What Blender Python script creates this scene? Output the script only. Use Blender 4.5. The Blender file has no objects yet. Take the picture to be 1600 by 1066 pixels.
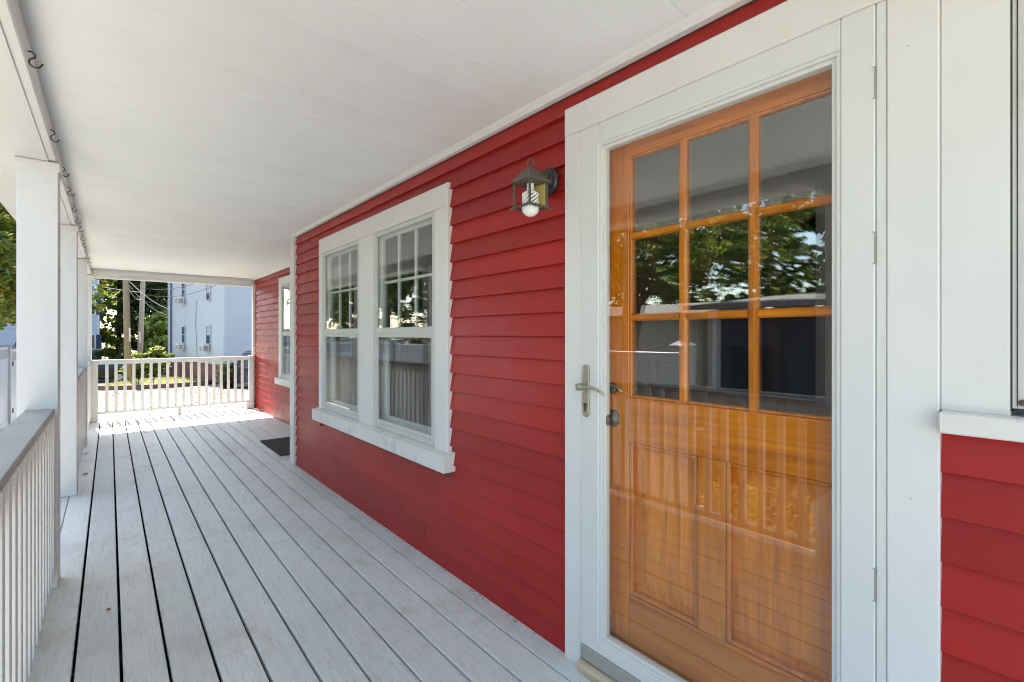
import bpy, bmesh, math, random
import numpy as np
from mathutils import Vector, Matrix
R = math.radians
random.seed(7)
rng = np.random.default_rng(11)
SC = bpy.context.scene
COL = SC.collection

# ------------------------------------------------------------------ camera
cd = bpy.data.cameras.new('camera'); cam = bpy.data.objects.new('camera', cd); COL.objects.link(cam)
cam.location = (0, 0, 1.296); cam.rotation_euler = (R(90), 0, R(-40.36))
cd.sensor_width = 36; cd.lens = 16.65; cd.shift_y = -0.00625
cd.clip_start = 0.02; cd.clip_end = 800
SC.camera = cam
# ------------------------------------------------------------------ sky, sun, exposure
SUN_EL, SUN_AZ = R(55), R(-4.5)            # azimuth from +Y towards +X
w = bpy.data.worlds.new('World'); SC.world = w; w.use_nodes = True
wn = w.node_tree.nodes; wl = w.node_tree.links
bg = wn['Background']; bg.inputs['Strength'].default_value = 0.105
sky = wn.new('ShaderNodeTexSky'); sky.sky_type = 'NISHITA'; sky.sun_disc = False
sky.sun_elevation = SUN_EL; sky.sun_rotation = SUN_AZ; sky.air_density = 1.0; sky.dust_density = 1.0
wl.new(sky.outputs[0], bg.inputs[0])
sd = bpy.data.lights.new('sun', 'SUN'); sd.energy = 3.2; sd.angle = R(0.5); sd.color = (1, .95, .87)
so = bpy.data.objects.new('sun', sd); COL.objects.link(so)
sdir = Vector((math.sin(SUN_AZ)*math.cos(SUN_EL), math.cos(SUN_AZ)*math.cos(SUN_EL), math.sin(SUN_EL)))
so.rotation_euler = sdir.to_track_quat('Z', 'Y').to_euler()
SC.view_settings.view_transform = 'Standard'; SC.view_settings.look = 'None'
SC.view_settings.exposure = 2.62; SC.view_settings.gamma = 1; SC.view_settings.use_curve_mapping = False
SC.view_settings.use_white_balance = True; SC.view_settings.white_balance_temperature = 7050; SC.view_settings.white_balance_tint = 7
SC.cycles.use_denoising = True; SC.cycles.filter_width = 1.05
SC.cycles.max_bounces = 10; SC.cycles.diffuse_bounces = 6; SC.cycles.glossy_bounces = 5
SC.cycles.transparent_max_bounces = 16; SC.cycles.sample_clamp_indirect = 8

# ------------------------------------------------------------------ mesh helper
ORG = {}
class MB:
    def __init__(s): s.v = []; s.f = []
    def add(s, vs, fs):
        n = len(s.v); s.v += [tuple(p) for p in vs]; s.f += [tuple(i+n for i in f) for f in fs]; return s
    def hexa(s, p):      # p: 4 bottom ccw + 4 top ccw
        return s.add(p, [(3,2,1,0),(4,5,6,7),(0,1,5,4),(1,2,6,5),(2,3,7,6),(3,0,4,7)])
    def box(s, x0, x1, y0, y1, z0, z1):
        return s.hexa([(x0,y0,z0),(x1,y0,z0),(x1,y1,z0),(x0,y1,z0),(x0,y0,z1),(x1,y0,z1),(x1,y1,z1),(x0,y1,z1)])
    def ext(s, poly, axis, a, b):
        """extrude a 2-D polygon along an axis ('x': poly=(y,z); 'y': poly=(x,z); 'z': poly=(x,y))"""
        def P(p, t): return {'x':(t,p[0],p[1]),'y':(p[0],t,p[1]),'z':(p[0],p[1],t)}[axis]
        n = len(poly); vs = [P(p,a) for p in poly]+[P(p,b) for p in poly]
        return s.add(vs, [tuple(range(n))[::-1], tuple(range(n,2*n))]+[(i,(i+1)%n,n+(i+1)%n,n+i) for i in range(n)])
    def tube(s, pts, r, n=8, caps=True):
        pts = [Vector(p) for p in pts]; m = len(pts)
        rs = r if isinstance(r, (list, tuple)) else [r]*m
        base = len(s.v); nrm = None
        for i, p in enumerate(pts):
            t = (pts[min(i+1,m-1)]-pts[max(i-1,0)])
            t = t.normalized() if t.length > 1e-9 else Vector((0,0,1))
            if nrm is None:
                nrm = t.cross(Vector((0,0,1)) if abs(t.z) < .9 else Vector((1,0,0))).normalized()
            else:
                nrm = (nrm - t*nrm.dot(t)); nrm = nrm.normalized() if nrm.length > 1e-6 else t.orthogonal().normalized()
            b = t.cross(nrm)
            for k in range(n):
                a = 2*math.pi*k/n
                s.v.append(tuple(p + (nrm*math.cos(a)+b*math.sin(a))*rs[i]))
        for i in range(m-1):
            for k in range(n):
                a = base+i*n+k; c = base+i*n+(k+1)%n
                s.f.append((a, c, c+n, a+n))
        if caps:
            s.f.append(tuple(range(base, base+n))[::-1]); s.f.append(tuple(range(base+(m-1)*n, base+m*n)))
        return s
    def lathe(s, c, prof, n=20, axis='z'):
        base = len(s.v); c = Vector(c)
        for r, h in prof:
            for k in range(n):
                a = 2*math.pi*k/n; u, q = r*math.cos(a), r*math.sin(a)
                d = {'z':(u,q,h),'x':(h,u,q),'y':(q,h,u)}[axis]
                s.v.append(tuple(c+Vector(d)))
        for i in range(len(prof)-1):
            for k in range(n):
                a = base+i*n+k; d = base+i*n+(k+1)%n
                s.f.append((a, d, d+n, a+n))
        s.f.append(tuple(range(base, base+n))[::-1]); s.f.append(tuple(range(base+(len(prof)-1)*n, base+len(prof)*n)))
        return s
    def build(s, name, mat, parent=None, smooth=False, bevel=0, seg=1, label=None, kind=None, org=None):
        V = np.array(s.v, dtype=float)
        c = (V.min(0)+V.max(0))/2 if org is None else np.array(org, float)
        me = bpy.data.meshes.new(name); me.from_pydata((V-c).tolist(), [], s.f); me.update()
        if smooth:
            me.polygons.foreach_set('use_smooth', [True]*len(me.polygons))
        bm = bmesh.new(); bm.from_mesh(me); bmesh.ops.recalc_face_normals(bm, faces=bm.faces); bm.to_mesh(me); bm.free()
        for m in (mat if isinstance(mat, (list, tuple)) else [mat]): me.materials.append(m)
        o = bpy.data.objects.new(name, me); COL.objects.link(o)
        po = np.zeros(3)
        if parent is not None: o.parent = parent; po = ORG[parent.name]
        o.location = c-po; ORG[o.name] = c
        if bevel:
            b = o.modifiers.new('edge', 'BEVEL'); b.width = bevel; b.segments = seg; b.limit_method = 'ANGLE'; b.angle_limit = R(40)
        if label: o['label'] = label
        if kind: o['kind'] = kind
        return o
def tag(o, label=None, cat=None, group=None, kind=None):
    if label: o['label'] = label
    if cat: o['category'] = cat
    if group: o['group'] = group
    if kind: o['kind'] = kind
    return o
def empty(name, loc, label=None, cat=None, group=None, kind=None, rz=0, local=False):
    o = bpy.data.objects.new(name, None); COL.objects.link(o); o.location = loc; o.rotation_euler = (0,0,rz)
    o.empty_display_size = .05
    ORG[o.name] = np.zeros(3) if local else np.array(loc, float)
    return tag(o, label, cat, group, kind)
def share(src, name, parent, c):
    """another object on the mesh of src, centred at c (same frame as the parent)"""
    o = src.copy(); o.name = name; COL.objects.link(o); o.parent = parent
    o.location = np.array(c, float)-(ORG[parent.name] if parent else 0); ORG[o.name] = np.array(c, float)
    return o

# ------------------------------------------------------------------ materials
class NT:
    def __init__(s, name):
        s.m = bpy.data.materials.new(name); s.m.use_nodes = True; s.t = s.m.node_tree
        s.n = s.t.nodes; s.l = s.t.links; s.b = s.n['Principled BSDF']; s.out = s.n['Material Output']
    def new(s, t, **k):
        o = s.n.new(t)
        for a, v in k.items(): setattr(o, a, v)
        return o
    def link(s, a, b): s.l.new(a, b)
    def pos(s, scale=(1,1,1)):
        g = s.new('ShaderNodeNewGeometry'); m = s.new('ShaderNodeMapping'); m.inputs['Scale'].default_value = scale
        s.link(g.outputs['Position'], m.inputs['Vector']); return m.outputs[0]
    def noise(s, scale, detail=4, vec=None, rough=.55, dist=0):
        n = s.new('ShaderNodeTexNoise'); n.inputs['Scale'].default_value = scale; n.inputs['Detail'].default_value = detail
        n.inputs['Roughness'].default_value = rough; n.inputs['Distortion'].default_value = dist
        s.link(vec if vec is not None else s.pos(), n.inputs['Vector']); return n.outputs['Fac']
    def ramp(s, fac, stops):
        r = s.new('ShaderNodeValToRGB'); e = r.color_ramp.elements
        while len(e) < len(stops): e.new(.5)
        for q, (p, c) in zip(e, stops):
            q.position = p; q.color = (*c, 1) if len(c) == 3 else c
        s.link(fac, r.inputs[0]); return r.outputs[0]
    def mix(s, fac, a, b, mode='MIX'):
        m = s.new('ShaderNodeMix', data_type='RGBA', blend_type=mode)
        for sock, v in ((m.inputs[0], fac), (m.inputs[6], a), (m.inputs[7], b)):
            if isinstance(v, (int, float)): sock.default_value = v
            elif isinstance(v, tuple): sock.default_value = (*v, 1) if len(v) == 3 else v
            else: s.link(v, sock)
        return m.outputs[2]
    def math(s, op, a, b=0.0):
        m = s.new('ShaderNodeMath', operation=op)
        for sock, v in ((m.inputs[0], a), (m.inputs[1], b)):
            if isinstance(v, (int, float)): sock.default_value = v
            else: s.link(v, sock)
        return m.outputs[0]
    def bump(s, h, strength=.3, dist=.002, prev=None):
        b = s.new('ShaderNodeBump'); b.inputs['Strength'].default_value = strength; b.inputs['Distance'].default_value = dist
        s.link(h, b.inputs['Height'])
        if prev is not None: s.link(prev, b.inputs['Normal'])
        return b.outputs[0]
    def rnd(s): return s.new('ShaderNodeObjectInfo').outputs['Random']
    def fin(s, col=None, rough=.5, nrm=None, spec=None, metal=0):
        if col is not None:
            if isinstance(col, tuple): s.b.inputs['Base Color'].default_value = (*col, 1)
            else: s.link(col, s.b.inputs['Base Color'])
        if isinstance(rough, (int, float)): s.b.inputs['Roughness'].default_value = rough
        else: s.link(rough, s.b.inputs['Roughness'])
        if nrm is not None: s.link(nrm, s.b.inputs['Normal'])
        if spec is not None: s.b.inputs['Specular IOR Level'].default_value = spec
        s.b.inputs['Metallic'].default_value = metal
        return s.m
def paint(name, c, rough=.45, stretch=(1,1,1), var=.06, bump=.25, dirt=None, dirt_amt=.5, objvar=0.0, bdist=.0015, fine=140):
    t = NT(name); p = t.pos(stretch)
    lo = tuple(x*(1-var) for x in c); hi = tuple(min(1, x*(1+var)) for x in c)
    col = t.ramp(t.noise(3.5, 5), [(.3, lo), (.7, hi)])
    if objvar:
        v = t.math('MULTIPLY_ADD', t.rnd(), objvar*2); v.node.inputs[2].default_value = 1-objvar
        hv = t.new('ShaderNodeHueSaturation'); t.link(v, hv.inputs['Value']); t.link(col, hv.inputs['Color']); col = hv.outputs[0]
    if dirt:
        f = t.ramp(t.noise(6, 8, rough=.7), [(.56, (0,0,0)), (.78, (dirt_amt,)*3)])
        col = t.mix(f, col, dirt)
        f2 = t.ramp(t.noise(70, 3), [(.68, (0,0,0)), (.75, (dirt_amt*.7,)*3)])
        col = t.mix(f2, col, dirt)
    n = t.bump(t.noise(fine, 3, p), bump, bdist)
    n = t.bump(t.noise(9, 2), bump*.5, .004, n)
    return t.fin(col, rough, n)
M = {}
M['white'] = paint('white_trim_paint', (.71,.71,.685), .42, (1,1,.18), .03, .22, (.50,.47,.40), .16)
M['door_white'] = paint('white_storm_enamel', (.67,.68,.655), .30, (1,1,1), .015, .06)
def ceil_marks(m):
    t = m.node_tree; b = t.nodes['Principled BSDF']; src = b.inputs['Base Color'].links[0].from_socket
    g = t.nodes.new('ShaderNodeNewGeometry'); mp = t.nodes.new('ShaderNodeMapping'); mp.inputs['Scale'].default_value = (.9, 3.0, 1)
    n = t.nodes.new('ShaderNodeTexNoise'); n.inputs['Scale'].default_value = 1.7; n.inputs['Detail'].default_value = 7; n.inputs['Roughness'].default_value = .7
    rp = t.nodes.new('ShaderNodeValToRGB'); rp.color_ramp.elements[0].position = .60; rp.color_ramp.elements[1].position = .70
    rp.color_ramp.elements[0].color = (0,0,0,1); rp.color_ramp.elements[1].color = (.7,.7,.7,1)
    mx = t.nodes.new('ShaderNodeMix'); mx.data_type = 'RGBA'; mx.inputs[7].default_value = (.90,.93,.94,1)
    for a, c in ((g.outputs['Position'], mp.inputs[0]), (mp.outputs[0], n.inputs['Vector']), (n.outputs['Fac'], rp.inputs[0]), (rp.outputs[0], mx.inputs[0]), (src, mx.inputs[6]), (mx.outputs[2], b.inputs['Base Color'])): t.links.new(a, c)
M['post'] = paint('white_post_paint', (.66,.665,.66), .5, (1,1,.15), .03, .3, (.5,.48,.44), .2)
M['ceiling'] = paint('ceiling_paint', (.85,.885,.885), .6, (.10,1,1), .025, .45, (.66,.64,.58), .2, .012, .0015, 90)
ceil_marks(M['ceiling'])
M['sill'] = paint('weathered_sill_paint', (.72,.71,.67), .55, (1,.2,1), .06, .35, (.30,.25,.17), .7)
M['rail_cap'] = paint('shaded_rail_cap_paint', (.38,.375,.345), .55, (1,.08,1), .08, .45, (.26,.25,.22), .6)  # white cap paint greyed in the colour for roof shade, plus weathering
M['dirty_rail'] = paint('grubby_white_paint', (.66,.64,.59), .55, (1,.12,1), .06, .4, (.36,.31,.23), .7)
M['alu'] = paint('storm_frame_aluminium', (.58,.58,.545), .42, (1,1,.3), .05, .15, (.36,.33,.26), .35)
M['rubber'] = paint('black_rubber', (.03,.03,.03), .6)
M['black'] = paint('black_metal', (.025,.023,.02), .4)
M['grey'] = paint('grey_sweep', (.34,.33,.29), .5)
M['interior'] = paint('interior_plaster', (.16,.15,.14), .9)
M['blind'] = paint('inner_sash_paint', (.70,.70,.67), .5)
M['rawwood'] = None

def red():
    t = NT('red_clapboard_paint'); p = t.pos((1,.05,1))
    col = t.ramp(t.noise(2.2, 6, t.pos((1,.5,1.4))), [(.30,(.315,.014,.013)),(.70,(.39,.021,.017))])
    v = t.math('MULTIPLY_ADD', t.rnd(), .30); v.node.inputs[2].default_value = .83
    hv = t.new('ShaderNodeHueSaturation'); t.link(v, hv.inputs['Value']); t.link(col, hv.inputs['Color']); col = hv.outputs[0]
    gr = t.noise(150, 4, p)
    col = t.mix(t.ramp(gr, [(.45,(0,0,0)),(.75,(.30,)*3)]), col, (.24,.014,.013))
    chips = t.ramp(t.noise(55, 6, t.pos((1,.8,1)), .75), [(.70,(0,0,0)),(.72,(.75,)*3)])
    col = t.mix(chips, col, (.50,.22,.19))
    n = t.bump(gr, .35, .0012); n = t.bump(t.noise(7, 2, t.pos((1,.4,1))), .25, .006, n)
    ro = t.ramp(t.noise(6, 3), [(.3,(.34,)*3),(.7,(.46,)*3)])
    return t.fin(col, ro, n, spec=.35)
M['red'] = red()
def deck():
    t = NT('grey_deck_paint'); p = t.pos((1,.045,1))
    gr = t.noise(95, 7, p, .65, .3)
    ringp = t.pos((1,.11,1)); ring = t.noise(26, 3, ringp, .5, 1.8)
    col = t.ramp(t.noise(1.6, 5, t.pos((1,.5,1))), [(.30,(.60,.64,.622)),(.70,(.72,.752,.728))])
    v = t.math('MULTIPLY_ADD', t.rnd(), .18); v.node.inputs[2].default_value = .91
    hv = t.new('ShaderNodeHueSaturation'); t.link(v, hv.inputs['Value']); t.link(col, hv.inputs['Color']); col = hv.outputs[0]
    col = t.mix(t.ramp(gr, [(.52,(0,0,0)),(.74,(.34,)*3)]), col, (.42,.445,.435))
    col = t.mix(t.ramp(ring, [(.50,(0,0,0)),(.53,(.35,)*3),(.56,(0,0,0))]), col, (.36,.38,.37))
    col = t.mix(t.ramp(t.noise(2.4, 8, rough=.72), [(.52,(0,0,0)),(.72,(.65,)*3)]), col, (.44,.395,.29))
    col = t.mix(t.ramp(t.noise(38, 5, t.pos((1,.6,1)), .7), [(.66,(0,0,0)),(.70,(.55,)*3)]), col, (.24,.21,.15))
    n = t.bump(gr, .9, .003); n = t.bump(ring, .35, .004, n); n = t.bump(t.noise(14,3), .3, .003, n)
    return t.fin(col, t.ramp(gr, [(.3,(.42,)*3),(.8,(.62,)*3)]), n)
M['deck'] = deck(); M['gap_shade_grit'] = paint('gap_shade_and_grit', (.045,.04,.033), .9)  # near-black puts shade into the deck gaps; also colours the grit
def wood(name, sc):
    t = NT(name); p = t.pos(sc)
    g = t.noise(42, 7, p, .62, .6); big = t.noise(5, 3, t.pos(tuple(x*.6+.1 for x in sc)))
    col = t.ramp(g, [(.22,(.29,.070,.003)),(.42,(.60,.165,.004)),(.58,(.74,.22,.005)),(.78,(.87,.32,.012))])
    col = t.mix(t.ramp(big, [(.35,(0,0,0)),(.7,(.45,)*3)]), col, (.40,.105,.010))
    v = t.math('MULTIPLY_ADD', t.rnd(), .20); v.node.inputs[2].default_value = .9
    hv = t.new('ShaderNodeHueSaturation'); t.link(v, hv.inputs['Value']); t.link(col, hv.inputs['Color']); col = hv.outputs[0]
    m = t.fin(col, .28, t.bump(g, .12, .0008))
    t.b.inputs['Coat Weight'].default_value = .25; t.b.inputs['Coat Roughness'].default_value = .15
    return m
M['wood_v'] = wood('varnished_wood_upright', (1,1,.06)); M['wood_h'] = wood('varnished_wood_level', (1,.06,1))
def rawwood():
    t = NT('bare_threshold_wood'); g = t.noise(60, 6, t.pos((1,.06,1)), .6, .5)
    return t.fin(t.ramp(g, [(.3,(.36,.28,.18)),(.7,(.56,.47,.34))]), .7, t.bump(g, .3, .001))
M['rawwood'] = rawwood()
def glass(name, f0, tint=(1,1,1), wav=0.0):
    t = NT(name); t.n.remove(t.b)
    lw = t.new('ShaderNodeLayerWeight'); lw.inputs['Blend'].default_value = .5
    p5 = t.math('POWER', lw.outputs['Facing'], 5.0)
    fr = t.math('MULTIPLY_ADD', p5, 1-f0); fr.node.inputs[2].default_value = f0
    ge = t.new('ShaderNodeNewGeometry'); ff = t.math('SUBTRACT', 1.0, ge.outputs['Backfacing'])
    fac = t.math('MULTIPLY', fr, ff)
    tr = t.new('ShaderNodeBsdfTransparent'); tr.inputs[0].default_value = (*tint, 1)
    gl = t.new('ShaderNodeBsdfGlossy'); gl.inputs['Roughness'].default_value = 0.0; gl.inputs[0].default_value = (1,1,1,1)
    if wav:
        nb = t.bump(t.noise(2.2, 1), wav, .02); t.link(nb, gl.inputs['Normal'])
    mx = t.new('ShaderNodeMixShader'); t.link(fac, mx.inputs[0]); t.link(tr.outputs[0], mx.inputs[1]); t.link(gl.outputs[0], mx.inputs[2])
    t.link(mx.outputs[0], t.out.inputs['Surface']); return t.m
M['storm_glass'] = glass('storm_door_glass', .112, (.97,.985,.975), .012)
M['lite_glass'] = glass('door_lite_glass', .20, (.8,.82,.82), .01)
M['win_glass'] = glass('storm_window_glass', .13, (.95,.97,.965), .05)
M['pane_glass'] = glass('old_window_glass', .12, (.85,.88,.88), .09)
M['car_glass'] = paint('car_window', (.02,.03,.035), .06, var=0, bump=0)
M['dark_pane'] = paint('far_window_glass', (.02,.028,.034), .08, var=0, bump=0)
def metal(name, c, rough):
    t = NT(name); return t.fin(t.ramp(t.noise(60,4), [(.3,tuple(x*.8 for x in c)),(.7,c)]), rough, t.bump(t.noise(200,2), .1, .0005), metal=1)
M['nickel'] = metal('satin_nickel', (.56,.52,.42), .38)
M['bronze'] = metal('aged_bronze', (.16,.14,.10), .5)
M['lamp'] = paint('dark_bronze_enamel', (.085,.08,.062), .45, bump=.3, dirt=(.26,.25,.19), dirt_amt=.7)
M['lamp_black'] = paint('black_enamel', (.022,.022,.02), .35)
M['brass'] = paint('yellowed_brass_plate', (.50,.40,.14), .4)
M['bulb'] = paint('bulb_glass_white', (.85,.86,.84), .25, var=.01, bump=0)
M['mat'] = None
def foliage(name, cols, transl=.35):
    t = NT(name); g = t.new('ShaderNodeNewGeometry')
    k = len(cols)-1
    col = t.ramp(g.outputs['Random Per Island'], [(i/k, c) for i, c in enumerate(cols)])
    big = t.noise(.9, 3)
    col = t.mix(t.ramp(big, [(.35,(.45,)*3),(.65,(0,0,0))]), col, cols[0])
    t.b.inputs['Roughness'].default_value = .45; t.link(col, t.b.inputs['Base Color'])
    tr = t.new('ShaderNodeBsdfTranslucent'); hv = t.new('ShaderNodeHueSaturation'); hv.inputs['Value'].default_value = 1.7; hv.inputs['Hue'].default_value = .485
    t.link(col, hv.inputs['Color']); t.link(hv.outputs[0], tr.inputs[0])
    mx = t.new('ShaderNodeMixShader'); mx.inputs[0].default_value = transl
    t.link(t.b.outputs[0], mx.inputs[1]); t.link(tr.outputs[0], mx.inputs[2]); t.link(mx.outputs[0], t.out.inputs['Surface'])
    return t.m
M['maple'] = foliage('maple_leaf', [(.06,.11,.02),(.11,.18,.03),(.17,.23,.038),(.28,.29,.04),(.40,.28,.04)], .45)
M['leaf_dark'] = foliage('dark_leaf', [(.022,.042,.014),(.04,.072,.02),(.065,.10,.026),(.10,.14,.035)], .42)
M['leaf_mid'] = foliage('mid_leaf', [(.03,.058,.016),(.07,.12,.026),(.13,.175,.034),(.23,.24,.05)], .5)
M['leaf_light'] = foliage('light_leaf', [(.09,.14,.025),(.16,.22,.04),(.24,.28,.05),(.30,.32,.08)], .4)
M['street_leaf'] = foliage('street_leaf', [(.07,.115,.026),(.14,.20,.045),(.23,.29,.06),(.36,.38,.09)], .5)
M['dry_leaf'] = foliage('dry_leaf', [(.05,.025,.012),(.12,.06,.025),(.22,.12,.04),(.42,.28,.06)], .15)
M['grass'] = foliage('lawn_blade', [(.14,.16,.04),(.24,.25,.07),(.34,.32,.11),(.40,.36,.16)], .3)
def bark(name, a, b, sc=(1,1,.2)):
    t = NT(name); g = t.noise(22, 7, t.pos(sc), .65)
    return t.fin(t.ramp(g, [(.3,a),(.7,b)]), .85, t.bump(g, .8, .02))
M['bark'] = bark('tree_bark', (.04,.03,.022), (.12,.095,.07))
M['pole'] = bark('utility_pole_wood', (.20,.15,.09), (.34,.27,.17), (1,1,.05))
M['pole_grey'] = bark('grey_utility_pole_wood', (.20,.17,.14), (.34,.29,.24), (1,1,.05))
def ground(name, cols, scale, rough=.9, b=.6, speck=None):
    t = NT(name); g = t.noise(scale, 9, rough=.68)
    k = len(cols)-1
    col = t.ramp(g, [(.3+.4*i/k, c) for i, c in enumerate(cols)])
    if speck: col = t.mix(t.ramp(t.noise(scale*14, 4), [(.62,(0,0,0)),(.68,(.7,)*3)]), col, speck)
    return t.fin(col, rough, t.bump(t.noise(scale*20, 5), b, .01))
M['soil'] = ground('bare_soil', [(.06,.045,.03),(.13,.10,.07),(.10,.10,.05)], 1.2)
M['litter_soil'] = ground('leaf_mould', [(.045,.028,.016),(.10,.06,.03),(.15,.09,.045)], 3)
M['asphalt'] = ground('bleached_driveway', [(.095,.092,.085),(.135,.13,.118),(.18,.165,.13)], .8, speck=(.20,.15,.07))
M['concrete'] = ground('pale_concrete', [(.46,.45,.42),(.58,.57,.54)], 2.0, speck=(.30,.24,.16))
M['lawn'] = ground('dry_lawn_ground', [(.16,.16,.05),(.26,.24,.09),(.32,.28,.14)], 1.6)
M['brick'] = paint('brown_edging_brick', (.16,.085,.055), .85, var=.2, bump=.6, objvar=.2)
M['found'] = None
def brickwall():
    t = NT('foundation_brick'); b = t.new('ShaderNodeTexBrick'); b.inputs['Scale'].default_value = 4
    m = t.new('ShaderNodeMapping'); m.inputs['Rotation'].default_value = (R(90),0,0); tc = t.new('ShaderNodeTexCoord')
    t.link(tc.outputs['Object'], m.inputs[0]); t.link(m.outputs[0], b.inputs['Vector'])
    b.inputs['Color1'].default_value = (.20,.055,.045,1); b.inputs['Color2'].default_value = (.13,.04,.035,1); b.inputs['Mortar'].default_value = (.25,.21,.19,1)
    return t.fin(b.outputs[0], .85)
M['found'] = brickwall()
M['siding_white'] = paint('pale_vinyl_siding', (.42,.45,.475), .5, var=.03, bump=.1)
M['siding_pale'] = paint('pale_blue_siding', (.30,.36,.44), .5, var=.02, bump=.1)
M['siding_cream'] = paint('cream_siding', (.58,.55,.48), .6, var=.04, bump=.2)
M['siding_dark'] = paint('dark_slate_siding', (.035,.042,.055), .6, var=.1, bump=.2)
M['blue_roof'] = paint('blue_shingle', (.035,.055,.09), .95, var=.15, bump=.3)
M['blue_roof'].node_tree.nodes['Principled BSDF'].inputs['Specular IOR Level'].default_value = .05
M['roof'] = ground('grey_shingle', [(.16,.155,.15),(.26,.25,.24)], 6, .85)
M['vinyl'] = paint('white_vinyl', (.43,.45,.475), .35, var=.015, bump=.05)
M['car_black'] = paint('black_car_paint', (.012,.013,.016), .12, var=0, bump=0)
M['car_red'] = paint('maroon_car_paint', (.10,.012,.014), .15, var=0, bump=0)
M['car_blue'] = paint('dark_blue_car_paint', (.03,.035,.06), .15, var=0, bump=0)
M['tyre'] = paint('tyre_rubber', (.02,.02,.02), .8)
M['rim'] = metal('alloy_rim', (.6,.6,.62), .3)
M['lens_red'] = paint('red_lens', (.30,.01,.01), .15, var=0, bump=0)
M['lens_clear'] = paint('clear_lens', (.75,.77,.8), .1, var=0, bump=0)
M['green'] = paint('green_plastic', (.015,.09,.05), .4)
M['wire'] = paint('wire_sheath', (.03,.03,.035), .5)
M['wire_white'] = paint('pale_wire_sheath', (.75,.75,.72), .4)
M['grey_metal'] = paint('grey_downpipe', (.12,.12,.15), .5)
M['ac'] = paint('air_conditioner_case', (.62,.61,.60), .5)
M['ac_grille'] = paint('air_conditioner_grille', (.16,.14,.14), .6)
def matm():
    t = NT('black_rubber_mat'); c = t.new('ShaderNodeTexChecker'); c.inputs['Scale'].default_value = 50
    t.link(t.pos(), c.inputs['Vector'])
    col = t.mix(c.outputs['Fac'], (.012,.012,.012), (.03,.03,.028))
    col = t.mix(t.ramp(t.noise(60,5), [(.6,(0,0,0)),(.7,(.6,)*3)]), col, (.10,.09,.07))
    return t.fin(col, .85, t.bump(c.outputs['Fac'], .8, .004))
M['mat'] = matm()
M['stripe'] = M['bulb']

# ================================================================== STRUCTURE
def gz(y):
    if y <= 12: return -.7
    if y >= 40: return -1.9
    return -.7-1.2*(y-12)/28
# ground: one sheet reaching the horizon, following the slope
g = MB(); ys = [-400,-60,-12,0,4,8,12,14,17,20,24,28,32,36,40,46,60,100,200,400]; xs = [-400,-100,-40,-20,-10,-5,0,5,10,20,40,100,400]
for y in ys:
    for x in xs: g.v.append((x, y, gz(y)))
n = len(xs)
for i in range(len(ys)-1):
    for j in range(n-1): g.f.append((i*n+j, i*n+j+1, (i+1)*n+j+1, (i+1)*n+j))
g.build('ground', M['soil'], kind='structure', org=(0,0,0))
def sheet(name, x0, x1, y0, y1, dz, mat, ny=24):
    s = MB(); yy = sorted(set([y0,y1]+[y for y in ys if y0 < y < y1]+[y0+(y1-y0)*k/ny for k in range(ny+1)]))
    for y in yy: s.v += [(x0,y,gz(y)+dz),(x1,y,gz(y)+dz)]
    for i in range(len(yy)-1): s.f.append((2*i,2*i+1,2*i+3,2*i+2))
    return s.build(name, mat, kind='structure', org=(0,0,0))
sheet('driveway', -1.6, 24, 9.9, 31.5, .008, M['asphalt'])
sheet('street', -60, 60, 41, 48, .006, M['asphalt'], 2)
sheet('concrete_path', -1.68, -.47, -3, 9.9, .012, M['concrete'])
sheet('planting_bed', -5.0, -1.72, 2.9, 13, .010, M['litter_soil'])
sheet('bounce_drive', -16, -.46, -30, -3.05, .010, M['concrete'])  # unseen pale ground added to bounce sun into the porch
sheet('side_yard', -5.15, -2.36, .4, 2.9, .010, M['litter_soil'])
sheet('bounce_apron', -5.15, -1.69, -3.04, .39, .012, M['concrete'])  # out-of-view apron added for more bounce light at the near end
sheet('concrete_walk', -2.35, -1.69, .4, 2.6, .012, M['concrete'])

# ------------------------------------------------------------------ porch floor
PX, WX, FX = -.385, 1.40, 1.955       # outer deck edge, main wall face, recessed wall face
YC, YE = 5.13, 9.45                   # house corner, far porch end
floor = empty('porch_floor', (.6, 4, -.03), kind='structure')
tag(floor, 'grey painted porch deck of long boards running beside the red wall')
edges = [PX, -.244]+[-.244+.1422*k for k in range(1, 17)]
edges = [e for e in edges if e < FX-.03]+[FX+.02]
rb = random.Random(3)
for i in range(len(edges)-1):
    x0, x1 = edges[i], edges[i+1]
    gap = .0105 if x0 < .6 else .0085
    if i == 0: gap = .004
    y0, y1 = -1.2, YE
    if x0 > WX-.02: y0 = YC
    if x1 > WX and x0 < WX-.02 : pass
    cuts = [y0]
    if x0 < WX-.02:
        for cy in ({1:[4.0], 3:[4.95], 5:[2.2,6.9], 7:[6.1], 8:[3.2], 10:[5.4], 11:[2.6,7.6]}.get(i, [])): cuts.append(cy)
    cuts.append(y1)
    for a, b in zip(cuts[:-1], cuts[1:]):
        xe = x1-gap
        dz = rb.uniform(-.0015, .0012)
        if x0 < WX-.02 and x1 > WX:       # board that runs under the wall line: two pieces so it stops at the siding
            MB().box(x0, WX+.020, a, min(b, YC), -.028, dz).build('deck_board', M['deck'], floor, bevel=.004, seg=2)
            MB().box(x0, xe, YC+.002, b, -.028, dz).build('deck_board', M['deck'], floor, bevel=.004, seg=2)
        else:
            MB().box(x0, xe, a+(.002 if a > y0 else 0), b, -.028, dz).build('deck_board', M['deck'], floor, bevel=.004, seg=2)
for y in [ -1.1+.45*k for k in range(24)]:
    if y < YE-.1: MB().box(PX+.05, FX if y > YC else 1.5, y, y+.04, -.17, -.0285).build('floor_joist', M['gap_shade_grit'], floor)
MB().box(PX+.01, PX+.048, -1.2, YE-.01, -.25, -.0285).build('rim_board', M['post'], floor)
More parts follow.
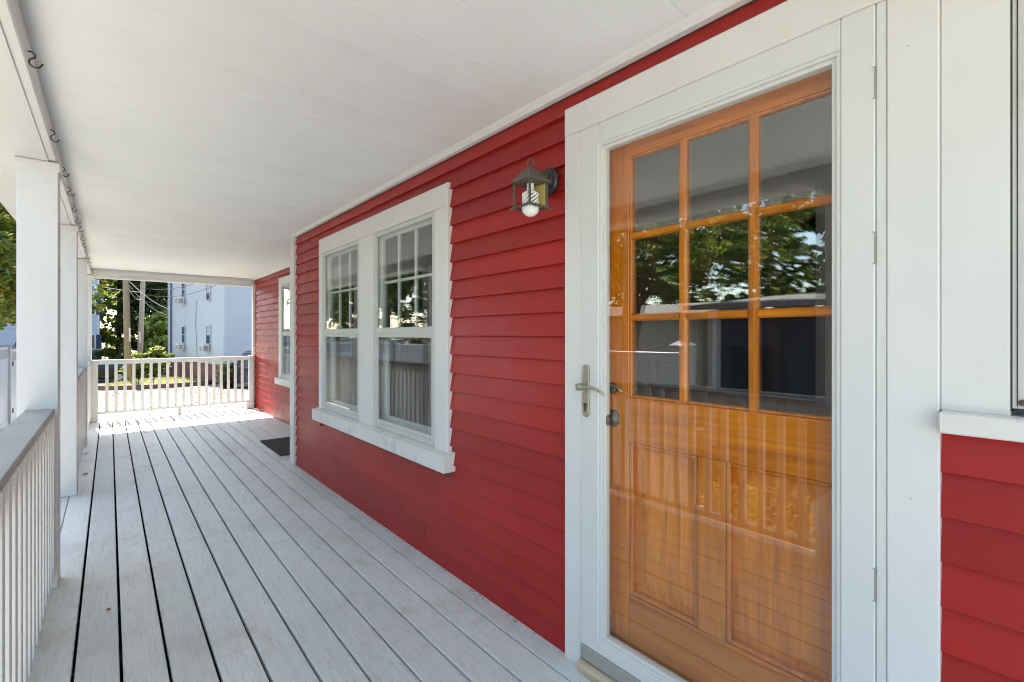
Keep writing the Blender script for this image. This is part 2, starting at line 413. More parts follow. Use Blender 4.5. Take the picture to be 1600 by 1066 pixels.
MB().box(PX+.05, FX, YE-.05, YE-.012, -.25, -.0285).build('rim_board', M['post'], floor)
MB().box(PX+.012, PX+.03, -1.2, YE-.02, -.69, -.252).build('light_block_board', M['post'], floor)  # unseen boards added to keep side light out from under the deck
MB().box(PX+.031, FX, YE-.04, YE-.02, -.69, -.252).build('light_block_board', M['post'], floor)
MB().box(PX+.07, 1.9, -1.2, YE-.07, -.69, -.68).build('under_deck_shade', M['gap_shade_grit'], floor)  # dark sheet standing in for shade below the deck gaps

# ------------------------------------------------------------------ porch ceiling, beams
CZ = 2.29; BX0, BX1, BZ = -.445, -.205, 2.18
ceil = empty('porch_ceiling', (.6, 4, CZ), kind='structure')
tag(ceil, 'white painted porch ceiling of boards with edge beams')
y = .978-.206*11; k = 0; protoA = None
while y < YE-.02:
    b = min(y+.206, YE)
    deep = FX if b > YC+.1 else WX
    MB().box(BX1, deep+.03, y+.0006, b-.0006, CZ, CZ+.018).build('ceiling_board', M['ceiling'], ceil, bevel=.0007)
    y += .206
MB().box(BX0, BX1, -1.4, YE+.14, BZ, CZ+.05).build('beam', M['post'], ceil, bevel=.004)
MB().box(BX1+.001, FX+.05, YE-.02, YE+.13, 2.15, CZ+.04).build('beam', M['post'], ceil, bevel=.004)
MB().box(BX1+.001, FX-.005, YE-.035, YE-.0205, 2.19, 2.255).build('beam_trim', M['post'], ceil, bevel=.002)
MB().box(BX0+.03, BX1-.03, -1.4, YE+.10, BZ-.006, BZ-.0005).build('beam_soffit_strip', M['post'], ceil, bevel=.002)
MB().ext([(BX0-.175,CZ-.01),(BX0-.001,CZ-.01),(BX0-.001,CZ+.06),(BX0-.175,CZ+.10)], 'y', -1.4, YE+.3).build('eave_board', M['post'], ceil, bevel=.003)
# crown strip where ceiling meets wall
MB().ext([(WX-.006,2.264),(WX+.02,2.264),(WX+.02,CZ-.0005),(WX-.026,CZ-.0005),(WX-.02,CZ-.012)], 'y', -1.3, 5.0).build('crown_strip', M['white'], ceil, bevel=.001)
MB().ext([(FX-.006,2.262),(FX+.02,2.262),(FX+.02,CZ-.0005),(FX-.026,CZ-.0005)], 'y', YC+.02, YE-.036).build('crown_strip', M['white'], ceil, bevel=.001)
# roof deck above the ceiling keeps sun and sky out
MB().ext([(BX0-.19,CZ+.11),(2.6,CZ+.9),(2.6,CZ+1.0),(BX0-.19,CZ+.16)], 'y', -1.4, YE+.34).build('porch_roof', M['roof'], ceil)
MB().box(BX1, FX+.5, YE+.131, YE+.15, 2.16, CZ+.9).build('gable_board', M['post'], ceil)

# ================================================================== RED HOUSE
house = empty('red_house', (WX, 4, -.7), 'red clapboard house with white trim, its wall and doors facing the porch', 'house')
EXPO, Z0 = .10, -.01
def clap(y0, y1, x, z, parent, ztop=None, zbot=None):
    zt = z+.118 if ztop is None else min(z+.118, ztop); zb = z if zbot is None else max(z, zbot)
    def xo(zz): return x+.000+(zz-z)/.118*.0210
    MB().hexa([(xo(zb),y0,zb),(xo(zb)+.0182-(zb-z)/.118*.0144,y0,zb),(xo(zb)+.0182-(zb-z)/.118*.0144,y1,zb),(xo(zb),y1,zb),
               (xo(zt),y0,zt),(x+.0250,y0,zt),(x+.0250,y1,zt),(xo(zt),y1,zt)]).build('clapboard', M['red'], parent, bevel=.0009)
def row(z, a, b, x, parent, ztop=None, zbot=None, cuts=()):
    x += .012
    p = [a]+[c for c in sorted(cuts) if a+.05 < c < b-.05]+[b]
    for u, v in zip(p[:-1], p[1:]): clap(u+.0006, v-.0006, x, z, parent, ztop, zbot)
fw = MB()
X0, X1 = WX+.039, WX+.12
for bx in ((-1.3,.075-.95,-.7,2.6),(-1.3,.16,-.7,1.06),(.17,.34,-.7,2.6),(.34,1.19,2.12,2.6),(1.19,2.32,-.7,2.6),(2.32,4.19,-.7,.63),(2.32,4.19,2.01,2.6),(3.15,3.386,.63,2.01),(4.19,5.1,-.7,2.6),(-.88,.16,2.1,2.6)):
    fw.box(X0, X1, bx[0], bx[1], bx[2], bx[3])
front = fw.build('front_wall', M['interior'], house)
rc = random.Random(5)
cutpos = {0:[2.95],1:[3.9,2.45],2:[2.72],3:[3.5],4:[2.3],5:[3.1]}
for k in range(23):
    z = Z0+EXPO*k
    if z < .58-.09:
        row(z, 1.326, 5.0, WX, front, cuts=cutpos.get(k, []))
    elif z+.1 <= 2.1:
        row(z, 1.326, 2.19, WX, front)
        row(z, 4.265, 5.0, WX, front)
    elif z < 2.19:
        row(z, 1.326, 5.0, WX, front, ztop=2.262, cuts=[2.9, 4.4])
    else:
        row(z, -1.25, 5.0, WX, front, ztop=2.262, cuts=[1.1, 3.1])
    if z < 1.0: row(z, -1.25, .19, WX, front, ztop=1.09)
clap(-1.25, 1.4, WX+.012, 2.164, front, ztop=2.262, zbot=2.205)
# corner board (L) and recessed wall
MB().ext([(WX-.004,5.0),(WX+.03,5.0),(WX+.03,YC),(WX-.004,YC)], 'z', -.01, 2.285).build('corner_board', M['white'], house, bevel=.002)
MB().box(WX+.031, FX+.12, YC-.08, YC-.01, -.7, 2.5).build('recess_return_wall', M['red'], house)
MB().box(WX+.026, WX+.13, YC-.012, YC+.004, -.01, 2.285).build('corner_board', M['white'], house, bevel=.002)
rw = MB()
for bx in ((YC-.08,6.86,-.7,2.6),(6.86,7.66,-.7,.63),(6.86,7.66,2.05,2.6),(7.66,YE+.1,-.7,2.6)):
    rw.box(FX+.039, FX+.12, *bx)
rec = rw.build('recessed_wall', M['interior'], house)
for k in range(23):
    z = Z0+EXPO*k
    if z < .5 or z+.1 > 2.17: row(z, YC, YE-.055, FX, rec, ztop=2.262)
    else:
        row(z, YC, 6.76, FX, rec); row(z, 7.77, YE-.055, FX, rec)
MB().box(FX-.012, FX+.03, YE-.054, YE+.05, -.02, 2.19).build('corner_board', M['white'], house, bevel=.002)
# rooms behind the openings, upper storey
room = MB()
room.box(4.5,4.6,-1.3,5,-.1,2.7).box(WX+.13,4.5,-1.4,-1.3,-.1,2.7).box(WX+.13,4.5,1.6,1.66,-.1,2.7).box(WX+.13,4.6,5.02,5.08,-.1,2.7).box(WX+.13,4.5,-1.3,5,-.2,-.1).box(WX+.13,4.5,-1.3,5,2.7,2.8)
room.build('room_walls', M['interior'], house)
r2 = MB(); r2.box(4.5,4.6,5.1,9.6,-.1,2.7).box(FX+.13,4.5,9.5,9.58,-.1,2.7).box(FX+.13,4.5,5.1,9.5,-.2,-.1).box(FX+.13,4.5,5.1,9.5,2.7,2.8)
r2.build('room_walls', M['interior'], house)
MB().box(WX+.6, 9, -8, YC, 2.9, 6.4).build('upper_storey', M['red'], house)
MB().box(4.7, 9, -8, YE+.1, -.7, 2.85).build('rear_walls', M['red'], house)
MB().ext([(WX+.1,6.4),(9.5,6.4),(5.4,8.8)], 'y', -8.3, YC+.3).build('roof', M['roof'], house)

# ------------------------------------------------------------------ windows
def window(name, units, casing, ztop, zhead, zsill, x, mull=None):
    """units: (y0, y1) openings; casing: outer (y0, y1)"""
    wdw = empty(name, (x, (casing[0]+casing[1])/2, zsill)); wdw.parent = house
    wdw.location = Vector(ORG[wdw.name])-Vector(ORG[house.name])
    c0, c1 = casing; u0, u1 = units[0][0], units[-1][1]
    MB().box(x, x+.05, c0, c1, zhead, ztop).build('head_casing', M['white'], wdw, bevel=.0025)
    MB().box(x, x+.05, c0, u0, zsill, zhead-.0008).build('side_casing', M['white'], wdw, bevel=.0025)
    MB().box(x, x+.05, u1, c1, zsill, zhead-.0008).build('side_casing', M['white'], wdw, bevel=.0025)
    for a, b in zip(units[:-1], units[1:]):
        MB().box(x+.002, x+.05, a[1], b[0], zsill, zhead-.0008).build('mullion_casing', M['white'], wdw, bevel=.0025)
    MB().ext([(x-.05,zsill-.092),(x+.03,zsill-.092),(x+.03,zsill+.012),(x-.05,zsill-.002)], 'y', c0-.035, c1+.03).build('sill', M['sill'], wdw, bevel=.003)
    for (a, b) in units:
        zs, zt, zm = zsill+.012, zhead, zsill+.675
        MB().box(x+.031, x+.10, a+.001, b-.001, zs-.012, zs+.018).build('inner_sill', M['sill'], wdw, bevel=.002)
        f = .034
        fr = MB()
        fr.box(x+.004, x+.030, a+.002, a+f, zs, zt-.002).box(x+.004, x+.030, b-f, b-.002, zs, zt-.002)
        fr.box(x+.006, x+.030, a+f, b-f, zt-.03, zt-.002).box(x+.006, x+.030, a+f, b-f, zs, zs+.03)
        fr.box(x+.0035, x+.008, a+f*.4, a+f*.55, zs+.01, zt-.01).box(x+.0035, x+.008, b-f*.55, b-f*.4, zs+.01, zt-.01)
        fr.build('storm_frame', M['alu'], wdw, bevel=.001)
        MB().box(x+.010, x+.030, a+f, b-f, zm-.018, zm+.018).build('meeting_rail', M['alu'], wdw, bevel=.002)
        MB().box(x+.018, x+.021, a+f, b-f, zm+.018, zt-.03).build('storm_pane', M['win_glass'], wdw)
        lf = MB(); g = .022
        lf.box(x+.012,x+.024,a+f,a+f+g,zs+.03,zm-.018).box(x+.012,x+.024,b-f-g,b-f,zs+.03,zm-.018).box(x+.012,x+.024,a+f+g,b-f-g,zm-.045,zm-.018).box(x+.012,x+.024,a+f+g,b-f-g,zs+.03,zs+.055)
        lf.build('storm_sash', M['alu'], wdw, bevel=.001)
        MB().box(x+.017, x+.020, a+f+g, b-f-g, zs+.055, zm-.045).build('storm_pane', M['win_glass'], wdw)
        # wooden double-hung sashes behind
        q = .045
        us = MB(); xa, xb = x+.040, x+.068
        us.box(xa,xb,a+.004,a+f+q,zm-.02,zt).box(xa,xb,b-f-q,b-.004,zm-.02,zt).box(xa,xb,a+f+q,b-f-q,zt-.05,zt).box(xa,xb,a+f+q,b-f-q,zm-.02,zm+.022)
        us.build('upper_sash', M['blind'], wdw, bevel=.002)
        ya, yb = a+f+q, b-f-q; h = (yb-ya)/3; zmid = (zm+zt-.03)/2+.005
        for j in (1, 2): MB().box(xa+.003, xb-.003, ya+h*j-.009, ya+h*j+.009, zm+.022, zt-.05).build('muntin', M['blind'], wdw, bevel=.003)
        for j in range(3): MB().box(xa+.0035, xb-.0035, ya+h*j+.0095, ya+h*(j+1)-.0095, zmid-.009, zmid+.009).build('muntin', M['blind'], wdw, bevel=.003)
        for j in range(3):
            for (za, zb) in ((zm+.022, zmid-.009), (zmid+.009, zt-.05)):
                MB().box(x+.052, x+.055, ya+h*j+.009, ya+h*(j+1)-.009, za, zb).build('pane', M['pane_glass'], wdw)
        ls = MB(); xa, xb = x+.070, x+.098
        ls.box(xa,xb,a+.004,a+f+q,zs+.01,zm+.02).box(xa,xb,b-f-q,b-.004,zs+.01,zm+.02).box(xa,xb,a+f+q,b-f-q,zs+.01,zs+.075).box(xa,xb,a+f+q,b-f-q,zm-.02,zm+.02)
        ls.build('lower_sash', M['blind'], wdw, bevel=.002)
        MB().box(x+.082, x+.085, ya, yb, zs+.075, zm-.02).build('pane', M['pane_glass'], wdw)
    return wdw
window('double_window', [(2.32,3.15),(3.386,4.19)], (2.184,4.262), 2.125, 2.0, .648, WX-.002)
window('recess_window', [(6.88,7.64)], (6.76,7.77), 2.15, 2.04, .648, FX)

# ------------------------------------------------------------------ door surround
sur = empty('door_surround', (WX, .75, 0)); sur.parent = house; sur.location = Vector(ORG[sur.name])-Vector(ORG[house.name])
MB().box(WX, WX+.06, 1.234, 1.32, -.004, 2.0905).build('side_casing', M['white'], sur, bevel=.003)
MB().box(WX, WX+.06, .186, .280, -.01, 2.0905).build('side_casing', M['white'], sur, bevel=.003)
MB().box(WX-.001, WX+.06, .186, 1.32, 2.0915, 2.203).build('head_casing', M['white'], sur, bevel=.003)
MB().box(WX+.002, WX+.06, .281, .3004, -.01, 2.0905).build('hinge_jamb', M['door_white'], sur, bevel=.002)
MB().box(WX+.062, WX+.12, 1.176, 1.30, -.004, 2.12).build('jamb', M['white'], sur)
MB().box(WX+.062, WX+.12, .22, .294, -.004, 2.12).build('jamb', M['white'], sur)
MB().box(WX+.062, WX+.12, .294, 1.176, 2.062, 2.12).build('jamb', M['white'], sur)
MB().ext([(WX-.028,.002),(WX+.16,.002),(WX+.16,.043),(WX-.012,.040),(WX-.028,.028)], 'y', .282, 1.232).build('threshold', M['rawwood'], sur, bevel=.003)
for yy, zz in ((1.29,.06),(1.262,1.1),(.235,.92),(.23,.31),(.24,1.96)):
    MB().lathe((WX-.0006, yy, zz), [(.0016,0),(.0016,.004)], 8, 'x').build('nail_head', M['grey'], sur)

# storm door
sdr = empty('storm_door', (WX, .766, .045)); sdr.parent = house; sdr.location = Vector(ORG[sdr.name])-Vector(ORG[house.name])
a, b, g0, g1, zb, zt, gzb, gzt = .3015, 1.231, .394, 1.122, .098, 2.089, .165, 1.99
x0, x1 = WX-.003, WX+.038
MB().box(x0,x1,g1+.022,b,zb,zt).build('stile', M['door_white'], sdr, bevel=.0025)
MB().box(x0,x1,a,g0-.022,zb,zt).build('stile', M['door_white'], sdr, bevel=.0025)
MB().box(x0,x1,g0-.0215,g1+.0215,gzt+.022,zt).build('top_rail', M['door_white'], sdr, bevel=.0025)
MB().box(x0,x1,g0-.0215,g1+.0215,zb,gzb-.022).build('bottom_rail', M['door_white'], sdr, bevel=.0025)
MB().box(x0-.004,x1,a+.004,b-.002,.046,zb-.001).build('door_sweep', M['grey'], sdr, bevel=.002)
# stepped glazing bead around the glass
for (p, q, dx) in ((.022,.012,.004),(.012,.0,.012)):
    bd = MB()
    ya0, ya1, za0, za1 = g0-p, g1+p, gzb-p, gzt+p; yb0, yb1, zb0, zb1 = g0-q, g1+q, gzb-q, gzt+q
    xx = x0+dx
    bd.box(xx,x1,ya0,yb0,za0,za1).box(xx,x1,yb1,ya1,za0,za1).box(xx,x1,yb0,yb1,za0,zb0).box(xx,x1,yb0,yb1,zb1,za1)
    bd.build('glazing_bead', M['door_white'], sdr, bevel=.0012)
MB().box(x0+.022, x0+.026, g0-.004, g1+.004, gzb-.004, gzt+.004).build('glass_pane', M['storm_glass'], sdr)
# lever handle with its plate
hp = MB(); pts = []
for k in range(9): t = math.pi*k/8; pts.append((1.199+.0155*math.cos(t), 1.165+.0155*math.sin(t)))
for k in range(9): t = math.pi+math.pi*k/8; pts.append((1.199+.0155*math.cos(t), .996+.0155*math.sin(t)))
hp.ext(pts, 'x', x0-.011, x0-.0003)
hp.build('handle_plate', M['nickel'], sdr, bevel=.003, seg=2)
lv = MB(); lv.lathe((x0-.03, 1.199, 1.098), [(.012,.02),(.013,.0),(.014,-.012),(.0135,-.022),(.006,-.026)], 16, 'x')
lv.tube([(x0-.044,1.206,1.097),(x0-.047,1.19,1.095),(x0-.049,1.17,1.098),(x0-.049,1.145,1.101),(x0-.047,1.12,1.098),(x0-.043,1.10,1.089),(x0-.038,1.088,1.079)], [.009,.0085,.0065,.006,.0055,.0055,.005], 10)
lv.build('lever', M['nickel'], sdr, smooth=True)
il = MB().tube([(x1+.004,1.199,1.098),(x1+.03,1.199,1.098)], .010, 10).tube([(x1+.03,1.206,1.097),(x1+.032,1.17,1.098),(x1+.032,1.14,1.101),(x1+.03,1.105,1.093),(x1+.027,1.085,1.080)], [.009,.007,.006,.0055,.005], 10)
il.build('inner_lever', M['nickel'], sdr, smooth=True)
kc = MB().lathe((x0-.012, 1.199, 1.028), [(.0068,0),(.0068,-.002),(.003,-.0025)], 12, 'x').box(x0-.0135,x0-.0112,1.1965,1.2015,1.003,1.024)
kc.build('key_cylinder', M['bronze'], sdr)
for (za, zb_) in ((1.862,1.939),(1.465,1.543),(.656,.736)):
    h = MB().box(x0-.0006, x0+.01, .3006, .3024, za, zb_).box(x0-.0006, x0+.004, .3025, .308, zb_-.002, zb_).box(x0-.0006, x0+.004, .3025, .308, za, za+.002)
    h.build('hinge', M['grey'], sdr)

# wooden entry door
ed = empty('entry_door', (1.48, .735, .045)); ed.parent = house; ed.location = Vector(ORG[ed.name])-Vector(ORG[house.name])
dx0, dx1 = 1.48, 1.522
ly = [(.409,.608),(.637,.838),(.869,1.06)]; lz = [(1.07,1.347),(1.374,1.651),(1.681,1.955)]
D0, D1, DB, DT = .296, 1.174, .047, 2.06
MB().box(dx0,dx1,D0,.400,DB,DT).build('stile', M['wood_v'], ed, bevel=.002)
MB().box(dx0,dx1,1.068,D1,DB,DT).build('stile', M['wood_v'], ed, bevel=.002)
MB().box(dx0,dx1,.4005,1.0675,1.963,DT).build('top_rail', M['wood_h'], ed, bevel=.002)
MB().box(dx0,dx1,.4005,1.0675,.895,1.062).build('lock_rail', M['wood_h'], ed, bevel=.002)
MB().box(dx0,dx1,.4005,1.0675,DB,.325).build('bottom_rail', M['wood_h'], ed, bevel=.002)
MB().box(dx0,dx1,.703,.795,.3255,.8945).build('centre_stile', M['wood_v'], ed, bevel=.002)
for y in (.6225,.8535):
    MB().ext([(dx0+.004,y-.008),(dx0+.012,y-.0145),(dx1,y-.0145),(dx1,y+.0145),(dx0+.012,y+.0145),(dx0+.004,y+.008)], 'z', 1.062, 1.963).build('muntin', M['wood_v'], ed, bevel=.001)
for (y0,y1) in ((.400,.608),(.637,.839),(.868,1.068)):
    for z in (1.3605,1.666):
        MB().ext([(dx0+.004,z-.008),(dx0+.012,z-.0135),(dx1,z-.0135),(dx1,z+.0135),(dx0+.012,z+.0135),(dx0+.004,z+.008)], 'y', y0+.0005, y1-.0005).build('muntin', M['wood_h'], ed, bevel=.001)
# moulded bead around the glazed part
bd = MB(); xx = dx0+.006
bd.box(xx,dx1,.4005,.409,1.0625,1.9625).box(xx,dx1,1.06,1.0675,1.0625,1.9625).box(xx,dx1,.409,1.06,1.0625,1.07).box(xx,dx1,.409,1.06,1.955,1.9625)
bd.build('glazing_bead', M['wood_v'], ed, bevel=.002)
for (y0,y1) in ly:
    for (z0,z1) in lz: MB().box(dx0+.020,dx0+.024,y0-.004,y1+.004,z0-.004,z1+.004).build('glass_pane', M['lite_glass'], ed)
for (y0,y1) in ((.4005,.7025),(.7955,1.0675)):
    z0, z1 = .3255, .8945
    fr = MB(); q = .014
    for (ya,yb,za,zb2) in ((y0,y0+q,z0,z1),(y1-q,y1,z0,z1),(y0+q,y1-q,z0,z0+q),(y0+q,y1-q,z1-q,z1)): fr.box(dx0+.005,dx0+.03,ya,yb,za,zb2)
    fr.build('panel_moulding', M['wood_v'], ed, bevel=.003)
    A = [(dx0+.026,y0+q,z0+q),(dx0+.026,y1-q,z0+q),(dx0+.026,y1-q,z1-q),(dx0+.026,y0+q,z1-q)]; s_ = .055
    Bq = [(dx0+.010,y0+q+s_,z0+q+s_),(dx0+.010,y1-q-s_,z0+q+s_),(dx0+.010,y1-q-s_,z1-q-s_),(dx0+.010,y0+q+s_,z1-q-s_)]
    C = [(dx0+.036,p[1],p[2]) for p in A]
    pn = MB(); pn.add(A+Bq+C, [(4,5,6,7)]+[(i,(i+1)%4,4+(i+1)%4,4+i) for i in range(4)]+[(11,10,9,8)]+[(i,8+i,8+(i+1)%4,(i+1)%4) for i in range(4)])
    pn.build('raised_panel', M['wood_v'], ed)
MB().lathe((dx0-.0005,1.139,.975), [(.033,0),(.033,-.005),(.026,-.010),(.012,-.014),(.011,-.030),(.020,-.036),(.027,-.046),(.0275,-.055),(.022,-.064),(.008,-.067)], 20, 'x').build('knob', M['bronze'], ed, smooth=True)
MB().lathe((dx0-.0005,1.139,1.09), [(.022,0),(.022,-.006),(.016,-.012),(.006,-.013)], 16, 'x').build('deadbolt', M['bronze'], ed, smooth=True)

# ------------------------------------------------------------------ window beside the door (mostly out of frame)
sw = empty('side_window', (WX, -.4, 1.09)); sw.parent = house; sw.location = Vector(ORG[sw.name])-Vector(ORG[house.name])
MB().box(WX+.002,WX+.05,.0775,.1855,1.128,2.262).build('side_casing', M['white'], sw, bevel=.003)
MB().box(WX+.002,WX+.05,-1.05,-.9,1.128,2.262).build('side_casing', M['white'], sw, bevel=.003)
MB().box(WX+.002,WX+.05,-.899,.0765,2.10,2.262).build('head_casing', M['white'], sw, bevel=.003)
MB().ext([(WX-.032,1.083),(WX+.06,1.083),(WX+.06,1.134),(WX-.032,1.127)], 'y', -1.1, .184).build('sill', M['sill'], sw, bevel=.003)
fr = MB(); fr.box(WX+.004,WX+.03,.052,.0760,1.145,2.098).box(WX+.004,WX+.03,-.897,-.872,1.145,2.098).box(WX+.006,WX+.03,-.872,.052,1.145,1.172).box(WX+.006,WX+.03,-.872,.052,2.07,2.098)
fr.build('storm_frame', M['alu'], sw, bevel=.0015)
MB().box(WX+.003,WX+.02,.0761,.0773,1.14,2.09).build('gasket', M['rubber'], sw)
MB().box(WX+.002,WX+.0045,.0672,.0688,1.15,2.09).build('gasket', M['rubber'], sw)
MB().box(WX+.001,WX+.02,-.88,.072,1.1365,1.1445).build('gasket', M['rubber'], sw)
MB().lathe((WX+.0035,.06,1.158), [(.007,0),(.006,-.005),(.002,-.006)], 10, 'x').lathe((WX+.0035,.048,1.162), [(.005,0),(.004,-.004)], 8, 'x').build('latch_pin', M['bronze'], sw)
MB().box(WX+.015,WX+.019,-.872,.052,1.172,2.07).build('glass_pane', M['win_glass'], sw)
MB().box(WX+.05,WX+.08,-.87,.03,1.15,2.08).build('inner_sash', M['blind'], sw)

# ================================================================== PORCH POSTS
POSTS = [.78, 3.35, 5.18, 7.38, YE-.15]
PL = ['square white porch post seen only in the door glass', 'square white post carrying the end of the near capped rail', 'white porch post just past the first one, with a grey mark',
      'slim looking white post third along the open side', 'white corner post where side and end railings meet']
for i, (y, lab) in enumerate(zip(POSTS, PL)):
    p = empty('porch_post', (-.275, y+.075, 0), lab, 'post', 'posts along the open side of the porch')
    MB().box(-.349, -.2, y, y+.149, .001, BZ-.007).build('shaft', M['post'], p, bevel=.004, seg=2)
    MB().box(-.356, -.1925, y-.007, y+.156, BZ-.055, BZ-.008).build('cap_band', M['post'], p, bevel=.003)
    if i == 2: MB().box(-.345,-.3,y-.0012,y-.0002,.80,.84).build('grey_patch', M['rail_cap'], p)  # thin grey patch on the post face, in the cap colour
# ------------------------------------------------------------------ railings
bal = None
def baluster(parent, c, h):
    global bal
    if bal is None or abs(bal[1]-h) > 1e-4:
        o = MB().box(c[0]-.019,c[0]+.019,c[1]-.019,c[1]+.019,c[2],c[2]+h).build('baluster', M['white'], parent, bevel=.002)
        bal = (o, h); return o
    return share(bal[0], 'baluster', parent, (c[0], c[1], c[2]+h/2))
def side_rail(y0, y1, label, n):
    r = empty('side_railing', (-.265, (y0+y1)/2, 0), label, 'railing', 'railing sections of the porch')
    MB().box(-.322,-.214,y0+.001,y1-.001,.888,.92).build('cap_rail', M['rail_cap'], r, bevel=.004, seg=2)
    MB().box(-.288,-.248,y0+.001,y1-.001,.80,.8875).build('top_rail', M['post'], r, bevel=.003)
    MB().box(-.302,-.228,y0+.001,y1-.001,.062,.10).build('bottom_rail', M['dirty_rail'], r, bevel=.003)
    for k in range(n):
        y = y0+.075+(y1-y0-.15)*k/(n-1)
        baluster(r, (-.2285, y, .1005), .787)
    MB().box(-.25,-.212,y1-.04,y1-.002,.1005,.8875).build('end_baluster', M['post'], r, bevel=.002)
    MB().box(-.284,-.25,(y0+y1)/2-.02,(y0+y1)/2+.02,.001,.0615).build('foot_block', M['post'], r)
    return r
side_rail(.93, 3.349, 'nearest white railing with worn cap greyed for shade and a green clip', 21)
side_rail(5.33, 7.379, 'white side railing between the second and third posts', 17)
side_rail(7.53, YE-.151, 'white side railing reaching the far porch corner', 16)
er = empty('end_railing', (.85, YE-.08, 0), 'white railing closing the far end, casting a ladder shadow on deck', 'railing', 'railing sections of the porch')
ye = YE-.09
MB().box(-.199, 1.868, ye-.035, ye+.035, .888, .918).build('cap_rail', M['post'], er, bevel=.003)
MB().box(-.13, 1.868, ye-.018, ye+.018, .85, .8875).build('top_rail', M['post'], er, bevel=.002)
MB().box(-.13, 1.868, ye-.03, ye+.03, .112, .150).build('bottom_rail', M['post'], er, bevel=.003)
MB().box(-.199, -.131, ye-.045, ye+.045, .002, .8875).build('half_post', M['post'], er, bevel=.003)
MB().box(1.869, 1.938, ye-.045, ye+.045, .002, .93).build('half_post', M['post'], er, bevel=.003)
MB().box(1.83, 1.941, ye-.06, ye+.06, .0025, .115).build('plinth', M['post'], er, bevel=.004)
MB().box(.845, .885, ye-.02, ye+.02, .002, .1115).build('foot_block', M['post'], er, bevel=.002)
bal = None
for k in range(18):
    x = -.131+2.0*(k+.95)/18.9
    baluster(er, (x, ye, .1505), .699)

tag(MB().box(-.232,-.216,3.303,3.3085,.775,.825).box(-.228,-.220,3.300,3.3028,.79,.81).build('green_clip', M['green'], bevel=.002), 'small green plastic clip on the last baluster under the rail cap', 'clip')

# ------------------------------------------------------------------ hooks along the beam
ORD = ['first','second','third','fourth','fifth','sixth','seventh','eighth','ninth','tenth','eleventh','twelfth','thirteenth','fourteenth']
HY = [2.22,2.98,3.6,4.12,4.6,5.06,5.5,5.95,6.4,6.85,7.3,7.75,8.2,8.65]
proto = None
for i, y in enumerate(HY):
    if proto is None:
        pts = [(-.214,0,.012),(-.203,0,.012),(-.190,0,.012),(-.184,0,.006),(-.183,0,-.004),(-.188,0,-.010),(-.196,0,-.016),(-.199,0,-.026),(-.195,0,-.037),(-.186,0,-.043),(-.176,0,-.041),(-.170,0,-.034),(-.167,0,-.026),(-.163,0,-.024)]
        rot = R(28)
        pts = [(p[0], 0+(p[0]+.2)*math.sin(rot)*0.9, p[2]) for p in pts]
        o = MB().tube(pts, .0026, 7).build('cup_hook', M['black'], smooth=True, org=(-.2,0,0)); proto = o
    else:
        o = proto.copy(); COL.objects.link(o)
    o.scale = (.9,.9,.9); o.location = (-.2035, y, 2.215+(-.004 if i % 3 else .004)); o.rotation_euler = (0, 0, R((i*37) % 50-25))
    tag(o, f'black cup hook in the white beam, {ORD[i]} counting from the camera', 'hook', 'black hooks screwed along the porch beam')

# ------------------------------------------------------------------ wall lantern
L = empty('wall_lantern', (WX, 1.408, 1.94), 'dark bronze wall lantern holding a bare spiral bulb beside the door', 'lamp')
MB().lathe((WX+.008,1.412,1.935), [(.056,0),(.056,-.012),(.050,-.020),(.040,-.024),(.030,-.032),(.012,-.036)], 28, 'x').build('back_plate', M['lamp_black'], L, smooth=False)
cx, cy = 1.252, 1.362
MB().tube([(WX-.025,1.408,1.945),(WX-.06,1.395,1.95),(WX-.10,1.378,1.945),(cx+.03,cy+.005,1.925)], [.017,.013,.011,.011], 12).lathe((WX-.03,1.406,1.945),[(.016,.008),(.021,0),(.019,-.012),(.012,-.018)],14,'x').build('arm', M['lamp'], L, smooth=True)
def sq(h, z, rot=0): return [(cx-h,cy-h,z),(cx+h,cy-h,z),(cx+h,cy+h,z),(cx-h,cy+h,z)]
rf = MB(); rings = [(.058,1.886),(.058,1.890),(.040,1.912),(.028,1.930),(.016,1.940),(.008,1.948)]
for h, z in rings: rf.v += sq(h, z)
for i in range(len(rings)-1):
    for k in range(4): rf.f.append((4*i+k,4*i+(k+1)%4,4*i+4+(k+1)%4,4*i+4+k))
rf.f += [(3,2,1,0),(20,21,22,23)]
rf.build('lamp_roof', M['lamp'], L, bevel=.001)
rg = [(cx+.011*math.cos(t)*.7-.0, cy-.011*math.cos(t)*.7, 1.967+.016*math.sin(t)) for t in [2*math.pi*k/16 for k in range(17)]]
MB().tube(rg, .0028, 7).tube([(cx,cy,1.946),(cx,cy,1.954)], .005, 8).build('finial_ring', M['lamp'], L, smooth=True)
for sx, sy in ((-1,-1),(1,-1),(1,1),(-1,1)):
    MB().box(cx+sx*.045-.0035,cx+sx*.045+.0035,cy+sy*.045-.0035,cy+sy*.045+.0035,1.795,1.8858).build('cage_bar', M['lamp'], L)
cb = MB(); 
for (ax,bx,ay,by) in ((-.052,.052,-.052,-.043),(-.052,.052,.043,.052),(-.052,-.043,-.043,.043),(.043,.052,-.043,.043)): cb.box(cx+ax,cx+bx,cy+ay,cy+by,1.787,1.7948)
for sx, sy in ((-1,-1),(1,-1),(1,1),(-1,1)): cb.tube([(cx+sx*.048,cy+sy*.048,1.789),(cx+sx*.06,cy+sy*.06,1.783)], [.005,.002], 6)
cb.build('cage_ring', M['lamp'], L)
MB().box(cx+.040,cx+.0425,cy-.040,cy+.040,1.796,1.885).build('reflector_plate', M['brass'], L)
bl = empty('spiral_bulb', (cx, cy, 1.82), 'white spiral bulb with round lower end inside the bronze lantern', 'light bulb')
MB().lathe((cx,cy,0), [(.014,1.884),(.014,1.862),(.019,1.856),(.030,1.848),(.033,1.842)], 20).build('socket', M['bulb'], bl, smooth=False)
